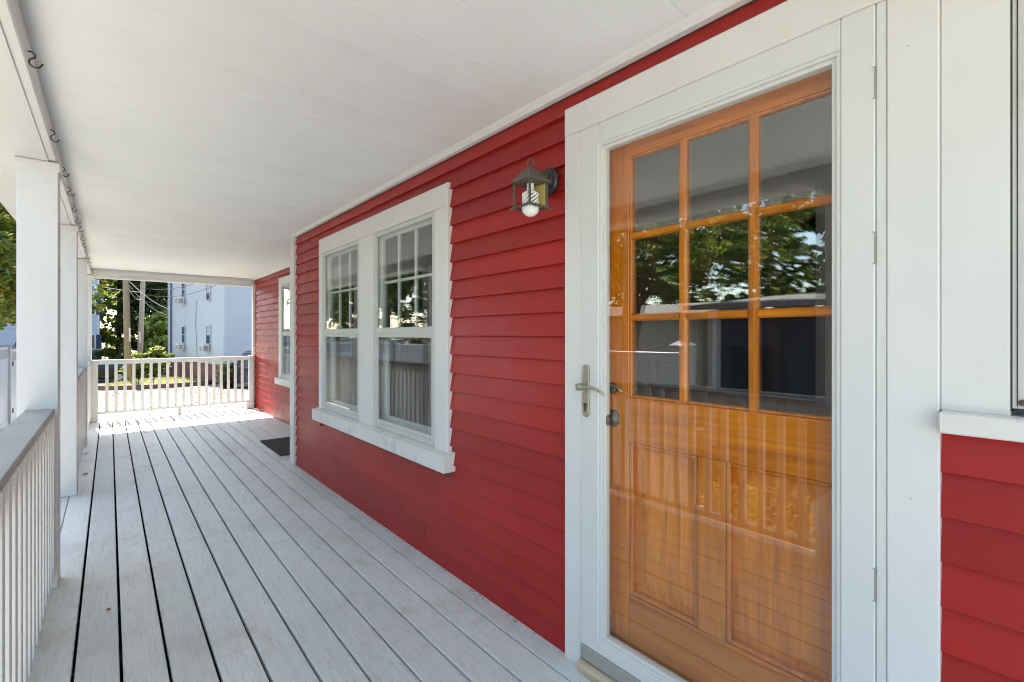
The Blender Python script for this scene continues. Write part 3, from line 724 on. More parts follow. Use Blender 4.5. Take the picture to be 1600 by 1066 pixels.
hl = MB()
for j in range(9):
    ph = 2*math.pi*j/9
    pts = [(cx+.0285*math.cos(ph-t), cy+.0285*math.sin(ph-t), 1.845-.0215*t) for t in [k*.15 for k in range(18)]]
    hl.tube(pts, .0046, 7)
hl.build('spiral_tube', M['bulb'], bl, smooth=True)
MB().lathe((cx,cy,0), [(.019,1.842),(.019,1.792)], 16).build('inner_core', M['lamp_black'], bl)
MB().lathe((cx,cy,1.789), [(.033,.008),(.0345,0),(.033,-.010),(.027,-.021),(.017,-.029),(.006,-.033),(.001,-.0335)], 24).build('globe_end', M['bulb'], bl, smooth=True)

# ------------------------------------------------------------------ doormat, leaves on the deck
mt = MB().box(1.385,1.93,5.44,6.36,.002,.011)
tag(mt.build('door_mat', M['mat'], bevel=.003), 'black rubber doormat lying in the recess past the house corner', 'doormat')
def leaf_mesh(name, s, curl, seed):
    r_ = random.Random(seed); m = MB()
    out = [(0,-.5),(.28,-.42),(.2,-.2),(.5,-.05),(.26,.08),(.3,.34),(.08,.28),(0,.6),(-.1,.28),(-.32,.3),(-.22,.06),(-.48,-.1),(-.2,-.2),(-.26,-.4)]
    m.v.append((0,0,.006)); 
    for x, y in out: m.v.append((x*s, y*s, .003+curl*s*(x*x+y*y)*r_.uniform(.7,1.5)))
    k = len(out)
    for i in range(k): m.f.append((0,1+i,1+(i+1)%k))
    b_ = len(m.v)
    m.v += [(v[0],v[1],v[2]+.0006) for v in m.v[:b_]]
    for i in range(k): m.f.append((b_,b_+1+(i+1)%k,b_+1+i))
    m.tube([(0,-.45*s,.004),(.05*s,-.8*s,.006)], .0012, 5)
    return m
for (x, y, s, c, lab) in ((.775,1.455,.028,.9,'curled reddish leaf stuck in a deck gap in front of the door'),(-.108,1.98,.045,.7,'ochre leaf crumpled in the deck gap beside the near railing'),
                      (-.004,2.92,.024,.6,'tiny tan leaf in a deck gap near the first post'),(-.17,5.9,.05,.5,'brown leaf lying by the foot of the second full post'),
                      (-.19,6.9,.05,.6,'pair of dry leaves by the post row far down the deck'),(.36,7.9,.05,.5,'brown leaf at the edge of the sunlit strip of deck')):
    o = leaf_mesh('fallen_leaf', s, c, int(x*100)).build('fallen_leaf', M['dry_one'] if 'dry_one' in M else M['bark_leaf'] if 'bark_leaf' in M else M.setdefault('bark_leaf', paint('dry_leaf_brown', (.20,.085,.03), .7)), org=(0,0,0))
    o.location = (x, y, .002); o.rotation_euler = (.2, .1, x*40)
    tag(o, lab, 'leaf', 'dry leaves on the deck')

fk = MB(); rf_ = random.Random(8)
for k in range(70):
    y = rf_.uniform(1.45, 4.9); x = WX-.004-abs(rf_.gauss(0,.012)); a = rf_.uniform(0,6.28); q = rf_.choice([.003,.004,.006,.010]); z = .0015
    p = [(x+q*math.cos(a+i*1.57)*(.5 if i%2 else 1), y+q*math.sin(a+i*1.57)*(.5 if i%2 else 1), z+rf_.uniform(.0003,.003)) for i in range(4)]
    fk.add(p+[(v[0],v[1],v[2]+.0004) for v in p], [(3,2,1,0),(4,5,6,7),(0,1,5,4),(1,2,6,5),(2,3,7,6),(3,0,4,7)])
tag(fk.build('paint_flakes', [M['white']]), 'white paint flakes scattered along the foot of the red wall', 'paint flakes', kind='stuff')
dg_ = MB()
for k in range(160):
    y = rf_.uniform(1.4, 4.95); x = WX+.004-abs(rf_.gauss(0,.008)); q = rf_.uniform(.002,.006)
    dg_.tube([(x,y,.0015),(x+rf_.uniform(-q,q)*1.5,y+rf_.uniform(-q,q)*2.5,.0025+rf_.uniform(0,.002))], q*.22, 4)
tag(dg_.build('grit', [M['gap_shade_grit']]), 'dark grit and twigs along the foot of the red wall', 'dirt', kind='stuff')

# ================================================================== OUTDOORS
# ---- leaf helper
def leaves(name, mat, lobes, n, size, parent=None, clump=.45, per=45, kind=None, seed=1, drop=.0, org=None):
    """n leaf quads gathered in clumps spread through ellipsoid lobes (cx,cy,cz,rx,ry,rz)"""
    r_ = np.random.default_rng(seed)
    vol = np.array([l[3]*l[4]*l[5] for l in lobes]); vol = vol/vol.sum()
    nc = max(1, n//per)
    li = r_.choice(len(lobes), nc, p=vol); Lb = np.array(lobes)[li]
    d = r_.normal(size=(nc,3)); d /= np.linalg.norm(d,axis=1)[:,None]
    rad = r_.uniform(.25,1,nc)**.45
    cc = Lb[:,:3]+d*rad[:,None]*Lb[:,3:6]
    cr = clump*r_.uniform(.5,1.3,nc)
    idx = np.repeat(np.arange(nc), per); N = len(idx)
    d2 = r_.normal(size=(N,3)); d2 /= np.linalg.norm(d2,axis=1)[:,None]
    p = cc[idx]+d2*(r_.uniform(0,1,N)**.5*cr[idx])[:,None]*np.array([1,1,.6])
    a = r_.normal(size=(N,3)); a[:,2] *= .6; a /= np.linalg.norm(a,axis=1)[:,None]
    up = r_.normal(size=(N,3))*.6+np.array([0,0,1.0]); b_ = np.cross(up,a); b_ /= np.linalg.norm(b_,axis=1)[:,None]+1e-9
    s = size*r_.uniform(.6,1.35,N)[:,None]
    v = np.stack([p-a*s, p-a*s*.15+b_*s*.62, p+a*s, p-a*s*.15-b_*s*.62], 1).reshape(-1,3)
    c = v.mean(0) if org is None else np.array(org, float)
    me = bpy.data.meshes.new(name); me.vertices.add(4*N); me.vertices.foreach_set('co', (v-c).astype(np.float32).ravel())
    me.loops.add(4*N); me.loops.foreach_set('vertex_index', np.arange(4*N, dtype=np.int32))
    me.polygons.add(N); me.polygons.foreach_set('loop_start', np.arange(0,4*N,4,dtype=np.int32)); me.polygons.foreach_set('loop_total', np.full(N,4,dtype=np.int32))
    me.update(calc_edges=True); me.materials.append(mat)
    o = bpy.data.objects.new(name, me); COL.objects.link(o)
    po = np.zeros(3)
    if parent is not None: o.parent = parent; po = ORG[parent.name]
    o.location = c-po; ORG[o.name] = c
    if kind: o['kind'] = kind
    return o
def tree(base, h, lobes, n, size, mat, label, r0=.16, seed=1, clump=.5, name='tree', group='trees around the house', lean=(0,0)):
    r_ = random.Random(seed); bx, by = base; bz = gz(by)
    t = empty(name, (bx,by,bz), label, 'tree', group)
    tr = MB(); top = Vector((bx+lean[0],by+lean[1],bz+h))
    mid = Vector((bx+lean[0]*.4+r_.uniform(-.1,.1),by+lean[1]*.4,bz+h*.5))
    tr.tube([(bx,by,bz-.1),(bx,by,bz+.15),tuple(mid),tuple(top)], [r0*1.5,r0*1.05,r0*.75,r0*.2], 10)
    for l in lobes:
        for q in range(3):
            f = r_.uniform(.3,.8); st = Vector((bx,by,bz)).lerp(mid, f*2) if f < .5 else mid.lerp(top, f*2-1)
            e = Vector((l[0]+r_.uniform(-.7,.7)*l[3], l[1]+r_.uniform(-.7,.7)*l[4], l[2]+r_.uniform(-.4,.7)*l[5]))
            m_ = st.lerp(e,.5)+Vector((0,0,.12*(e-st).length))
            tr.tube([tuple(st),tuple(m_),tuple(e)], [r0*.45,r0*.26,r0*.06], 6)
    tr.build('trunk', M['bark'], t, smooth=True)
    leaves('crown', mat, lobes, n, size, t, clump, seed=seed)
    return t
# bushes
def bush(name, x, y, lobes, n, size, mat, label, cat='bush', clump=.3, seed=4):
    z = gz(y); t = empty(name, (x,y,z), label, cat)
    st = MB()
    for k in range(6): st.tube([(x,y,z-.05),(x+.4*math.cos(k),y+.3*math.sin(k),z+.5),(x+.8*math.cos(k*1.3),y+.5*math.sin(k),z+1.1)], [.03,.02,.008], 5)
    st.build('stems', M['bark'], t)
    leaves('foliage', mat, [(x+a,y+b,z+c,d,e,f) for a,b,c,d,e,f in lobes], n, size, t, clump, seed=seed)
# maple hanging over the fence
tree((-3.6,15.0), 5.5, [(-3.4,14.4,3.8,1.7,1.8,1.5),(-1.75,13.6,2.75,.95,1.2,1.3),(-.10,14.6,2.75,.38,.6,.55),(-.30,14.5,2.05,.16,.4,.42),(-4.6,15.2,4.4,1.8,1.8,1.6),(-2.6,15.2,5.0,2.2,2.0,1.2),(-2.0,17,2.9,.9,1.1,1.5)], 62000, .07, M['maple'],
     'bright green and yellow maple reaching past the far corner post', .15, 3, .34, 'maple_tree')
# trees seen in the glass
tree((-5.0,5.7), 4.6, [(-5.0,5.4,3.0,1.7,2.1,1.0),(-4.4,3.6,3.3,1.3,1.8,1.1),(-5.4,7.4,3.6,1.8,1.9,1.3),(-4.3,4.2,1.9,.35,.5,.4)], 9500, .075, M['leaf_mid'],
     'dark trunked tree over the white fence, mirrored in the door glass', .15, 8, .30, 'yard_tree')
tree((-9.9,1.6), 5.6, [(-9.9,1.4,2.9,1.6,2.6,1.5),(-9.9,4.6,3.0,1.6,2.2,1.6),(-9.9,3,4.6,1.6,2.2,.9)], 8500, .10, M['leaf_mid'],
     'dense tree behind the slate building, mirrored in the door', .2, 9, .42, 'yard_tree')
tree((-11.2,10), 8, [(-11.2,10,3.4,1.6,2.6,2.0),(-10.9,7.0,3.2,1.6,2.2,1.7),(-11.2,13,3.6,1.8,2.6,1.9)], 12000, .11, M['leaf_mid'],
     'mid green tree behind the cream shed, mirrored in the windows', .2, 10, .45, 'yard_tree')
tree((-6.2,19), 8, [(-6.2,19,4.2,2.4,2.4,2.2),(-4.6,19.6,3.2,1.5,1.6,1.3),(-6.4,20,6.6,2.6,2.6,1.8)], 9000, .12, M['leaf_mid'],
     'tree beyond the fence, glimpsed outside the first post', .2, 12, .5, 'yard_tree')
bush('yard_hedge', -6.4, 15.5, [(0,-3.6,1.9,.8,2.0,2.3),(0,0,2.1,.9,2.0,2.4),(0,3.8,2.2,.9,2.2,2.5),(0,7.4,2.0,.9,2.0,2.4)], 15000, .075, M['leaf_mid'], 'tall green hedge behind the white fence, mirrored in the windows', 'hedge', .35, 6)
# wood behind the utility poles
for i, (bx,by,h,ls,nn,mt_,lab) in enumerate([
    (.6,54,13,[(.4,54,3.2,3.0,2.4,4.2),(.9,54,8.4,3.3,3,3.2)],9000,'street_leaf','tall mid green tree behind the taller brown utility pole'),
    (3.0,52,12,[(2.8,52,2.6,2.4,2.2,3.6),(3.1,52,7.6,2.9,2.6,3.4)],9000,'leaf_dark','dark green tree behind the grey utility pole'),
    (5.2,58,14,[(5.0,58,3.4,3.0,2.6,4.4),(5.6,58,9.2,3.2,3,3)],8000,'street_leaf','yellowish green tree beside the pale house corner'),
    (3.6,47.5,6,[(3.5,47.5,.9,1.5,1.4,2.3)],5000,'street_leaf','small bushy tree against the pale house downpipe'),
    (-6.5,62,12,[(-6.5,62,5,4,3,5)],5000,'street_leaf','tree far behind the pale blue house')]):
    tree((bx,by), h, ls, nn, .24, M[mt_], lab, .22, 20+i, .75, 'street_tree', 'trees along the street')
bush('light_bush', 1.75, 37.5, [(-.1,0,1.1,1.0,.9,.9),(.5,.1,1.5,.9,.8,.8),(-.7,0,.8,.6,.6,.7)], 5200, .085, M['leaf_light'], 'yellow green bush in front of the two utility poles', clump=.28)
bush('dark_hedge', -.6, 47, [(0,0,1.1,1.6,.7,1.1),(1.6,0,1.0,1.1,.7,1.0),(-1.8,0,1.1,1.2,.7,1.0)], 4200, .11, M['leaf_dark'], 'dark hedge behind the parked cars across the street', 'hedge')
bush('clipped_shrub', 4.32, 26.6, [(0,0,.62,.36,.5,.62)], 2400, .05, M['leaf_dark'], 'dark clipped shrub at the near corner of the pale house', 'shrub', .18)

# ---- white vinyl fence along the yard
fn = empty('vinyl_fence', (-1.8, 12, -.7), 'white vinyl privacy fence with a picket topper and black gate hinges', 'fence')
FY = [2.7+2.2*k for k in range(10)]
for k, y in enumerate(FY):
    z = gz(y); zt = z+1.86
    MB().box(-1.865,-1.735,y-.065,y+.065,z-.02,zt+.02).build('fence_post', M['vinyl'], fn, bevel=.004)
    cp = MB(); cp.hexa([(-1.878,y-.078,zt+.021),(-1.722,y-.078,zt+.021),(-1.722,y+.078,zt+.021),(-1.878,y+.078,zt+.021),(-1.81,y-.01,zt+.07),(-1.79,y-.01,zt+.07),(-1.79,y+.01,zt+.07),(-1.81,y+.01,zt+.07)])
    cp.build('post_cap', M['vinyl'], fn)
    if k == len(FY)-1: break
    y2 = FY[k+1]; zz = gz((y+y2)/2); topper = k >= 3; pt = zz+(1.58 if topper else 1.80)
    MB().box(-1.825,-1.775,y+.066,y2-.066,zz+.03,zz+.16).build('fence_rail', M['vinyl'], fn, bevel=.004)
    MB().box(-1.825,-1.775,y+.066,y2-.066,pt-.10,pt).build('fence_rail', M['vinyl'], fn, bevel=.004)
    nb = 7; wb = (y2-y-.132)/nb
    for j in range(nb):
        MB().box(-1.815,-1.785,y+.066+wb*j+.002,y+.066+wb*(j+1)-.002,zz+.161,pt-.101).build('fence_board', M['vinyl'], fn, bevel=.003)
    if topper:
        MB().box(-1.82,-1.78,y+.066,y2-.066,zz+1.78,zz+1.84).build('fence_rail', M['vinyl'], fn, bevel=.003)
        nP = 16
        pk = None
        for j in range(nP):
            yy = y+.12+(y2-y-.24)*j/(nP-1)
            if pk is None: pk = MB().box(-1.815,-1.785,yy-.02,yy+.02,pt+.0005,zz+1.7795).build('picket', M['vinyl'], fn)
            else: share(pk, 'picket', fn, (-1.8, yy, (pt+zz+1.78)/2))
for y in (7.2, 16.0):
    zz = gz(y)
    for dz in (.35, 1.45):
        MB().box(-1.734,-1.728,y-.02,y+.16,zz+dz,zz+dz+.07).tube([(-1.726,y+.065,zz+dz-.02),(-1.726,y+.065,zz+dz+.09)], .01, 8).build('gate_hinge', M['black'], fn)

# ---- lapped siding box helper (root-local coordinates)
def lap_wall(axis, c, a, b, z0, z1, expo, out, mat, parent, name='siding'):
    m = MB(); z = z0
    while z < z1-1e-6:
        zt = min(z+expo, z1)
        p = [(c+out*.022,z),(c+out*.006,zt),(c-out*.03,zt),(c-out*.03,z)]
        m.ext(p, axis, a, b); z = zt
    return m.build(name, mat, parent, kind='stuff')
# ---- three-storey pale house across the drive
pz = -1.65
H = empty('pale_house', (4.88,30.6,pz), 'tall pale house with lapped siding, brick base and window air conditioners', 'house', rz=R(10.1), local=True)
MB().box(.03,9,.03,10.0,1.25,10.4).build('wall_core', M['siding_white'], H)
MB().box(.02,9,.02,10.03,-.3,1.249).build('foundation', M['found'], H)
lap_wall('y', 0, .10, 9.95, 1.25, 10.4, .125, -1, M['siding_white'], H)
lap_wall('x', 0, .10, 8.95, 1.25, 10.4, .125, -1, M['siding_white'], H)
MB().box(-.035,.10,-.035,.10,1.25,10.4).build('corner_board', M['vinyl'], H)
MB().box(-.035,.10,9.95,10.06,1.25,10.4).build('corner_board', M['vinyl'], H)
MB().box(-.4,9.4,-.4,10.4,10.4,10.55).build('roof', M['roof'], H)
MB().tube([(-.09,9.2,.1),(-.09,9.2,10.2)], .055, 8).build('downpipe', M['grey_metal'], H, smooth=True)
MB().tube([(-.05,4.2,1.3),(-.05,4.25,2.6),(-.05,4.45,3.6),(-.05,4.3,5.0)], .012, 6).build('cable_run', M['grey_metal'], H)
for (yc, z0, z1, wd, blind) in ((2.32,.77,1.80,.62,1),(6.75,.78,1.80,.60,0),(2.32,3.35,4.25,.55,1),(6.75,3.75,4.75,.60,0),(2.32,6.4,7.6,.62,0),(6.75,6.4,7.6,.62,0)):
    z0 -= pz; z1 -= pz
    wf = MB(); t = .09
    wf.box(-.06,.0,yc-wd/2-t,yc-wd/2,z0-.05,z1+.12).box(-.06,0,yc+wd/2,yc+wd/2+t,z0-.05,z1+.12).box(-.07,0,yc-wd/2,yc+wd/2,z1,z1+.12).box(-.08,0,yc-wd/2,yc+wd/2,z0-.06,z0)
    win = wf.build('window', M['vinyl'], H)
    MB().box(-.03,-.005,yc-wd/2,yc+wd/2,z0,(z0+z1)/2-.025).build('pane', M['dark_pane'], win)
    MB().box(-.028,-.005,yc-wd/2,yc+wd/2,(z0+z1)/2+.025,z1).build('pane', M['dark_pane'] if not blind else M['siding_pale'], win)
    MB().box(-.04,-.005,yc-wd/2,yc+wd/2,(z0+z1)/2-.024,(z0+z1)/2+.024).build('sash_rail', M['vinyl'], win)
    if z0 < 4.5-pz-1.65+1 : pass
for (yc, zt, lab) in ((2.32,.77,'air conditioner under the ground floor window nearest the house corner'),(6.75,.78,'air conditioner under the ground floor window by the downpipe'),(6.75,3.75,'air conditioner under the upper window of the pale house')):
    rot = R(10.1); lx, ly_ = -.22, yc
    A_ = empty('air_conditioner', (4.88+lx*math.cos(rot)-ly_*math.sin(rot), 30.6+lx*math.sin(rot)+ly_*math.cos(rot), zt-.46), lab, 'air conditioner', 'air conditioners in the pale house windows', rz=rot, local=True)
    MB().box(-.2,.17,-.27,.27,0,.38).build('case', M['ac'], A_, bevel=.015)
    gr = MB()
    for j in range(6): gr.box(-.206,-.2005,-.23,.23,.05+.05*j,.08+.05*j)
    gr.build('grille', M['ac_grille'], A_, kind='stuff')
    sg = MB()
    for j in range(5): sg.box(-.14,.10,-.2755,-.2705,.06+.055*j,.09+.055*j)
    sg.build('side_grille', M['ac_grille'], A_, kind='stuff')

# ---- pale blue house beyond the maple
B2 = empty('pale_blue_house', (-4,47,-1.9), 'pale blue house half hidden behind the maple', 'house')
MB().box(-7.2,-.62,49.0,56,-2.1,7.5).build('wall', M['siding_pale'], B2)
lap_wall('x', 49.0, -7.2, -.72, -1.7, 7.5, .16, -1, M['siding_pale'], B2)
MB().box(-.72,-.6,48.96,49.08,-2,7.5).build('corner_board', M['vinyl'], B2)
MB().ext([(-7.6,7.5),(-.3,7.5),(-3.9,9.6)], 'y', 48.7, 56.3).build('roof', M['blue_roof'], B2)
for (xc, z0, z1) in ((-1.25,2.9,4.2),(-1.25,.25,1.25),(-3.2,2.9,4.2),(-5.4,2.9,4.2)):
    win = MB().box(xc-.45,xc-.36,48.93,48.975,z0-.08,z1+.08).box(xc+.36,xc+.45,48.93,48.975,z0-.08,z1+.08).box(xc-.36,xc+.36,48.93,48.975,z1,z1+.08).box(xc-.36,xc+.36,48.93,48.975,z0-.08,z0).build('window', M['vinyl'], B2)
    MB().box(xc-.36,xc+.36,48.95,48.97,z0,z1).build('pane', M['dark_pane'], win)
    MB().box(xc+.46,xc+.78,48.94,48.975,z0-.05,z1+.05).build('shutter', M['blue_roof'], win)
# ---- low blue garage glimpsed past the fence
B3 = empty('blue_garage', (-8,40,-1.9), 'low dark blue garage roof showing over the white fence', 'garage')
MB().box(-12,-4.3,38,44,-2.1,.7).build('wall', M['siding_pale'], B3)
MB().ext([(37.6,.7),(44.4,.7),(41,1.75)], 'x', -12.3, -4.0).build('roof', M['blue_roof'], B3)
MB().box(-7.2,-5.0,37.96,37.999,-1.9,.3).build('garage_door', M['vinyl'], B3)
# ---- dark neighbour building and cream shed (seen in the glass)
B4 = empty('slate_building', (-7,0,-.7), 'dark slate building with white trim across the side yard', 'building')
MB().box(-10,-5.25,-2.4,4.1,-.8,1.72).build('wall', M['siding_dark'], B4)
lap_wall('y', -5.25, -2.4, 4.0, -.65, 1.72, .2, 1, M['siding_dark'], B4)
for yb in (4.05, 1.9, -.4): MB().box(-5.24,-5.20,yb-.07,yb+.07,-.65,1.72).build('trim_board', M['post'], B4)
for (y0,y1) in ((1.75,2.4),(3.05,3.75)):
    win = MB().box(-5.23,-5.19,y0-.06,y0,-.1,1.16).box(-5.23,-5.19,y1,y1+.06,-.1,1.16).box(-5.23,-5.19,y0,y1,1.1,1.16).box(-5.23,-5.19,y0,y1,-.1,-.04).build('window', M['siding_dark'], B4)
    MB().box(-5.225,-5.2,y0,y1,-.04,1.1).build('pane', M['dark_pane'], win)
MB().ext([(-4.85,1.72),(-4.85,1.80),(-10.3,2.35),(-10.3,2.25)], 'y', -2.7, 4.4).build('roof', M['roof'], B4)
B5 = empty('cream_shed', (-9,9,-.7), 'low cream sided shed with grey roof behind the yard tree', 'shed')
MB().box(-11,-7.3,5.4,10.0,-.8,1.75).build('wall', M['siding_cream'], B5)
lap_wall('y', -7.3, 5.4, 10.0, -.65, 1.75, .11, 1, M['siding_cream'], B5)
MB().ext([(-7.0,1.70),(-7.0,1.78),(-9.1,2.15),(-11.3,1.78),(-11.3,1.70)], 'y', 5.1, 10.3).build('roof', M['roof'], B5)

# ---- utility poles and wires
def pole(x, y, h, r, lean, mat, label):
    z = gz(y); p = empty('utility_pole', (x,y,z), label, 'utility pole', 'utility poles across the street')
    MB().tube([(x,y,z-.3),(x+lean*.5,y,z+h*.5),(x+lean,y,z+h)], [r*1.1,r*.95,r*.75], 14).build('shaft', mat, p, smooth=True)
    MB().box(x+lean-1.1,x+lean+1.1,y-.20,y-.10,z+h-.6,z+h-.45).build('cross_arm', mat, p)
    for k in (-.9,-.4,.4,.9): MB().lathe((x+lean+k,y-.15,z+h-.449), [(.03,0),(.05,.04),(.035,.07),(.045,.10),(.02,.14)], 10).build('insulator', M['grey_metal'], p)
    MB().box(x+.01,x+.09,y-r*1.04,y-r*.9,z+2.6,z+3.4).build('metal_plate', M['rim'], p)
pole(.84, 35.5, 10, .165, -.18, M['pole'], 'thick brown utility pole standing behind the light bush')
pole(1.60, 43, 9.5, .16, .32, M['pole_grey'], 'thinner grey utility pole leaning slightly behind the brown one')
def wire(p, q, sag, r, mat, label):
    pts = []
    for k in range(25):
        t = k/24; v = Vector(p).lerp(Vector(q), t); v.z -= sag*4*t*(1-t); pts.append(tuple(v))
    tag(MB().tube(pts, r, 5).build('power_line', mat, smooth=True), label, 'wire', 'overhead wires')
wire((1.85,42.8,4.2),(5.6,22,5.0),.9,.016,M['wire'],'lowest dark wire crossing in front of the pale house')
wire((1.85,42.8,4.6),(5.8,22,5.5),.8,.016,M['wire'],'middle dark wire crossing in front of the pale house')
wire((1.85,42.8,5.4),(5.6,22,5.9),.6,.014,M['wire'],'upper thin wire crossing the pale house windows')
wire((.72,35.3,4.6),(3.3,40.2,3.0),.3,.018,M['wire_white'],'pale twisted wire drooping from the brown pole')
wire((.70,35.3,4.4),(3.3,40.2,2.6),.45,.010,M['wire_white'],'second pale wire drooping below the twisted one')
wire((-6,33,5.4),(1.7,42.8,4.3),.3,.012,M['wire_white'],'pale wire running between the maple and the grey pole')
wire((.85,35.3,4.0),(1.7,42.8,3.8),.25,.012,M['wire_white'],'short pale wire slung between the two poles')

# ---- lawn mound with brick edging
def lawn_h(x, y):
    u = (x-2.1)/2.6; v = (y-33.6)/3.2; d = u*u+v*v
    return .42*max(0, 1-d)**.6
lw = MB(); nx, ny = 40, 36
for j in range(ny+1):
    for i in range(nx+1):
        x = -.5+5.2*i/nx; y = 30.4+6.4*j/ny
        lw.v.append((x, y, gz(y)-.02+lawn_h(x,y)))
for j in range(ny):
    for i in range(nx): lw.f.append((j*(nx+1)+i, j*(nx+1)+i+1, (j+1)*(nx+1)+i+1, (j+1)*(nx+1)+i))
lw.build('lawn', M['lawn'], kind='structure', smooth=True, org=(0,0,0))
gb = np.random.default_rng(5); N = 7000
u = gb.uniform(-1,1,(N*2,2)); u = u[(u**2).sum(1) < .97][:N]
gx, gy = 2.1+2.6*u[:,0], 33.6+3.2*u[:,1]; N = len(gx)
gzv = np.array([gz(b)-.03+lawn_h(a,b) for a, b in zip(gx,gy)])
hh = gb.uniform(.05,.14,N); an = gb.uniform(0,6.28,N); wd = .012
v = np.stack([np.stack([gx-wd*np.cos(an),gy-wd*np.sin(an),gzv],1), np.stack([gx+wd*np.cos(an),gy+wd*np.sin(an),gzv],1), np.stack([gx+gb.normal(0,.03,N),gy+gb.normal(0,.03,N),gzv+hh],1)],1).reshape(-1,3)
me = bpy.data.meshes.new('grass'); me.from_pydata(v.tolist(), [], [(3*i,3*i+1,3*i+2) for i in range(N)]); me.materials.append(M['grass'])
o = bpy.data.objects.new('grass', me); COL.objects.link(o); tag(o, 'dry yellowish grass on the mound beyond the driveway', 'grass', kind='stuff')
edg = empty('lawn_edging', (2.1,30.4,gz(30.4)), 'low curved brown brick edging around the grass mound', 'edging')
pb = None
for k in range(26):
    a_ = R(200+140*k/25); x = 2.1+2.66*math.cos(a_); y = 33.6+3.26*math.sin(a_); z = gz(y)
    o = MB().box(x-.15,x+.15,y-.07,y+.07,z-.05,z+.24).build('edging_block', M['brick'], edg, bevel=.012); o.rotation_euler = (0,0,a_+math.pi/2)
for i, (x, y) in enumerate(((1.15,31.2),(1.75,31.0),(2.75,31.05))):
    z = gz(y)+.2; s = empty('garden_light', (x,y,z), ['first dark stake light on the grass mound from the cars','middle dark stake light on the grass mound','dark stake light on the mound towards the pale house'][i], 'garden light', 'stake lights along the brick edging')
    MB().tube([(x,y,z-.1),(x,y,z+.26)], .018, 6).build('stake', M['black'], s); MB().lathe((x,y,z+.26), [(.05,0),(.05,.05),(.075,.055),(.03,.10)], 10).build('lamp_head', M['black'], s)
# fallen leaves strewn in the yard and drive
def litter(name, x0, x1, y0, y1, n, size, mat, label, zoff, seed):
    r_ = np.random.default_rng(seed); x = r_.uniform(x0,x1,n); y = r_.uniform(y0,y1,n); z = np.array([gz(b) for b in y])+zoff
    a = r_.uniform(0,6.28,n); s = size*r_.uniform(.5,1.4,n)
    P = np.stack([x,y,z],1); d = np.stack([np.cos(a),np.sin(a),r_.normal(0,.35,n)],1)*s[:,None]; e = np.stack([-np.sin(a),np.cos(a),r_.normal(0,.35,n)],1)*s[:,None]*.6
    P[:,2] += s*.35
    v = np.stack([P-d,P+e,P+d,P-e],1).reshape(-1,3)
    me = bpy.data.meshes.new(name); me.from_pydata(v.tolist(), [], [(4*i,4*i+1,4*i+2,4*i+3) for i in range(n)]); me.materials.append(mat)
    o = bpy.data.objects.new(name, me); COL.objects.link(o); tag(o, label, 'fallen leaves', kind='stuff')
litter('leaf_litter', -5.1, -2.2, -.2, 4.5, 6000, .035, M['dry_leaf'], 'brown and yellow leaf litter on the side yard', .014, 3)
litter('driveway_leaves', -1.2, 9, 10.5, 30, 2600, .035, M['dry_leaf'], 'dry leaves scattered over the pale driveway', .012, 4)

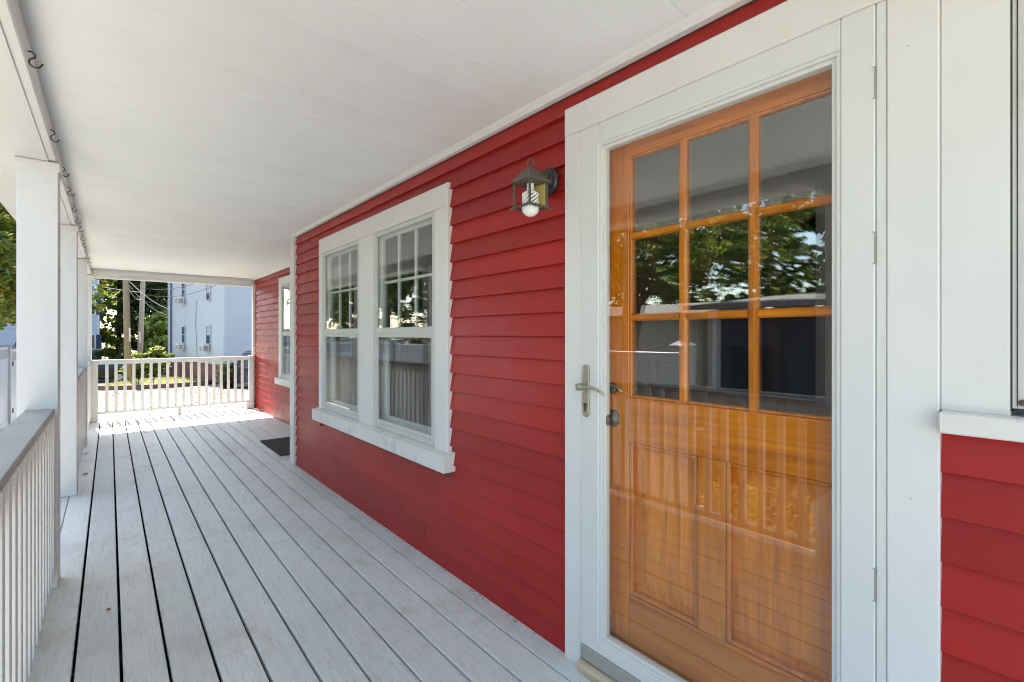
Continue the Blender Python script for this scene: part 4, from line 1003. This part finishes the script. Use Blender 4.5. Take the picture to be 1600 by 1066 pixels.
# ---- parked cars
def car(x, y, rz, paint_m, label, tall=0.0, rack=False):
    z = gz(y)
    c = empty('parked_car', (x,y,z), label, 'car', 'cars parked near the house', rz=rz, local=True)
    t = tall
    prof = [(-2.15,.32),(-2.2,.55),(-2.1,.82+t*.4),(-1.75,.90+t*.5),(-1.15,.93+t*.5),(.9,.95+t*.5),(1.3,.90+t*.5),(2.0,.74+t*.4),(2.2,.58),(2.18,.32),(1.72,.25),(1.62,.50),(1.38,.62),(1.14,.50),(1.04,.25),(-1.04,.25),(-1.14,.50),(-1.38,.62),(-1.62,.50),(-1.72,.25)]
    MB().ext(prof, 'y', -.86, .86).build('body', paint_m, c, bevel=.05, seg=2)
    rear = -1.95 if tall else -1.6
    cab = MB(); lo = [(rear,.90+t*.5),(1.15,.92+t*.5)]; hi = [(rear+(.25 if tall else .65),1.42+t),(.35,1.44+t)]
    cab.hexa([(lo[0][0],-.80,lo[0][1]),(lo[1][0],-.80,lo[1][1]),(lo[1][0],.80,lo[1][1]),(lo[0][0],.80,lo[0][1]),(hi[0][0],-.62,hi[0][1]),(hi[1][0],-.62,hi[1][1]),(hi[1][0],.62,hi[1][1]),(hi[0][0],.62,hi[0][1])])
    cab.build('cabin', paint_m, c, bevel=.05, seg=2)
    def lerp(p, q, s): return tuple(a+(b-a)*s for a, b in zip(p, q))
    for s in (-1, 1):
        L0, L1 = (lo[0][0]+.25, s*.806, lo[0][1]+.03), (lo[1][0]-.2, s*.806, lo[1][1]+.03)
        U0, U1 = (hi[0][0]+.1, s*.635, hi[0][1]-.07), (hi[1][0]-.06, s*.635, hi[1][1]-.07)
        for (a0, a1) in ((0,.47),(.52,1)):
            p = [lerp(L0,L1,a0),lerp(L0,L1,a1),lerp(U0,U1,a1),lerp(U0,U1,a0)]
            g_ = MB().hexa(p+[(q[0],q[1]-s*.02,q[2]) for q in p]); g_.build('side_window', M['car_glass'], c)
    for (lx, hx, nm) in ((lo[1][0],hi[1][0],'windscreen'),(lo[0][0],hi[0][0],'rear_window')):
        sg = .015 if nm == 'windscreen' else -.015
        p = [(lx+sg-(.08 if sg > 0 else -.06),-.70,.98+t*.5),(lx+sg-(.08 if sg > 0 else -.06),.70,.98+t*.5),(hx+sg+(.06 if sg > 0 else -.05),.56,1.37+t),(hx+sg+(.06 if sg > 0 else -.05),-.56,1.37+t)]
        MB().hexa(p+[(q[0]-sg*1.3,q[1],q[2]) for q in p]).build(nm, M['car_glass'], c)
    for wx in (-1.38, 1.38):
        for s in (-1, 1):
            wh = MB().lathe((wx,s*.78,.32), [(.20,-.10),(.32,-.09),(.33,0),(.32,.09),(.20,.10)], 22, 'y').build('wheel', M['tyre'], c, smooth=True)
            rm = MB().lathe((wx,s*.785,.32), [(.20,-.10),(.20,.10)], 18, 'y')
            for q in range(5):
                a_ = 2*math.pi*q/5
                rm.tube([(wx,s*.89,.32),(wx+.19*math.cos(a_),s*.885,.32+.19*math.sin(a_))], .025, 5)
            rm.build('rim', M['rim'], wh)
    for s in (-1, 1):
        MB().box(2.10,2.19,s*.62-.16,s*.62+.16,.60,.74).build('headlight', M['lens_clear'], c, bevel=.02)
        MB().box(-2.2,-2.12,s*.66-.13,s*.66+.13,.62,.82).build('tail_light', M['lens_red'], c, bevel=.02)
        MB().box(.78,.92,s*.93-.09,s*.93+.09,.96+t*.5,1.08+t*.5).build('mirror', paint_m, c, bevel=.03)
    MB().box(2.17,2.215,-.7,.7,.36,.5).build('bumper', M['rubber'], c); MB().box(-2.225,-2.18,-.7,.7,.36,.5).build('bumper', M['rubber'], c)
    MB().box(-2.225,-2.2,-.26,.26,.56,.68).build('number_plate', M['vinyl'], c)
    if rack:
        rk = MB()
        for s in (-1, 1): rk.box(-1.5,.2,s*.55-.02,s*.55+.02,1.47+t,1.50+t)
        for q in (-1.2,-.1): rk.box(q-.03,q+.03,-.6,.6,1.501+t,1.53+t)
        rk.build('roof_rack', M['black'], c)
    return c
car(-.75, 42.6, R(172), M['car_black'], 'black car parked at the street edge, part hidden by balusters')
car(.95, 44.9, R(168), M['car_red'], 'maroon car parked behind the black one')
car(5.55, 25.4, R(97), M['car_blue'], 'dark tall car with roof rack parked beside the pale house', .28, True)
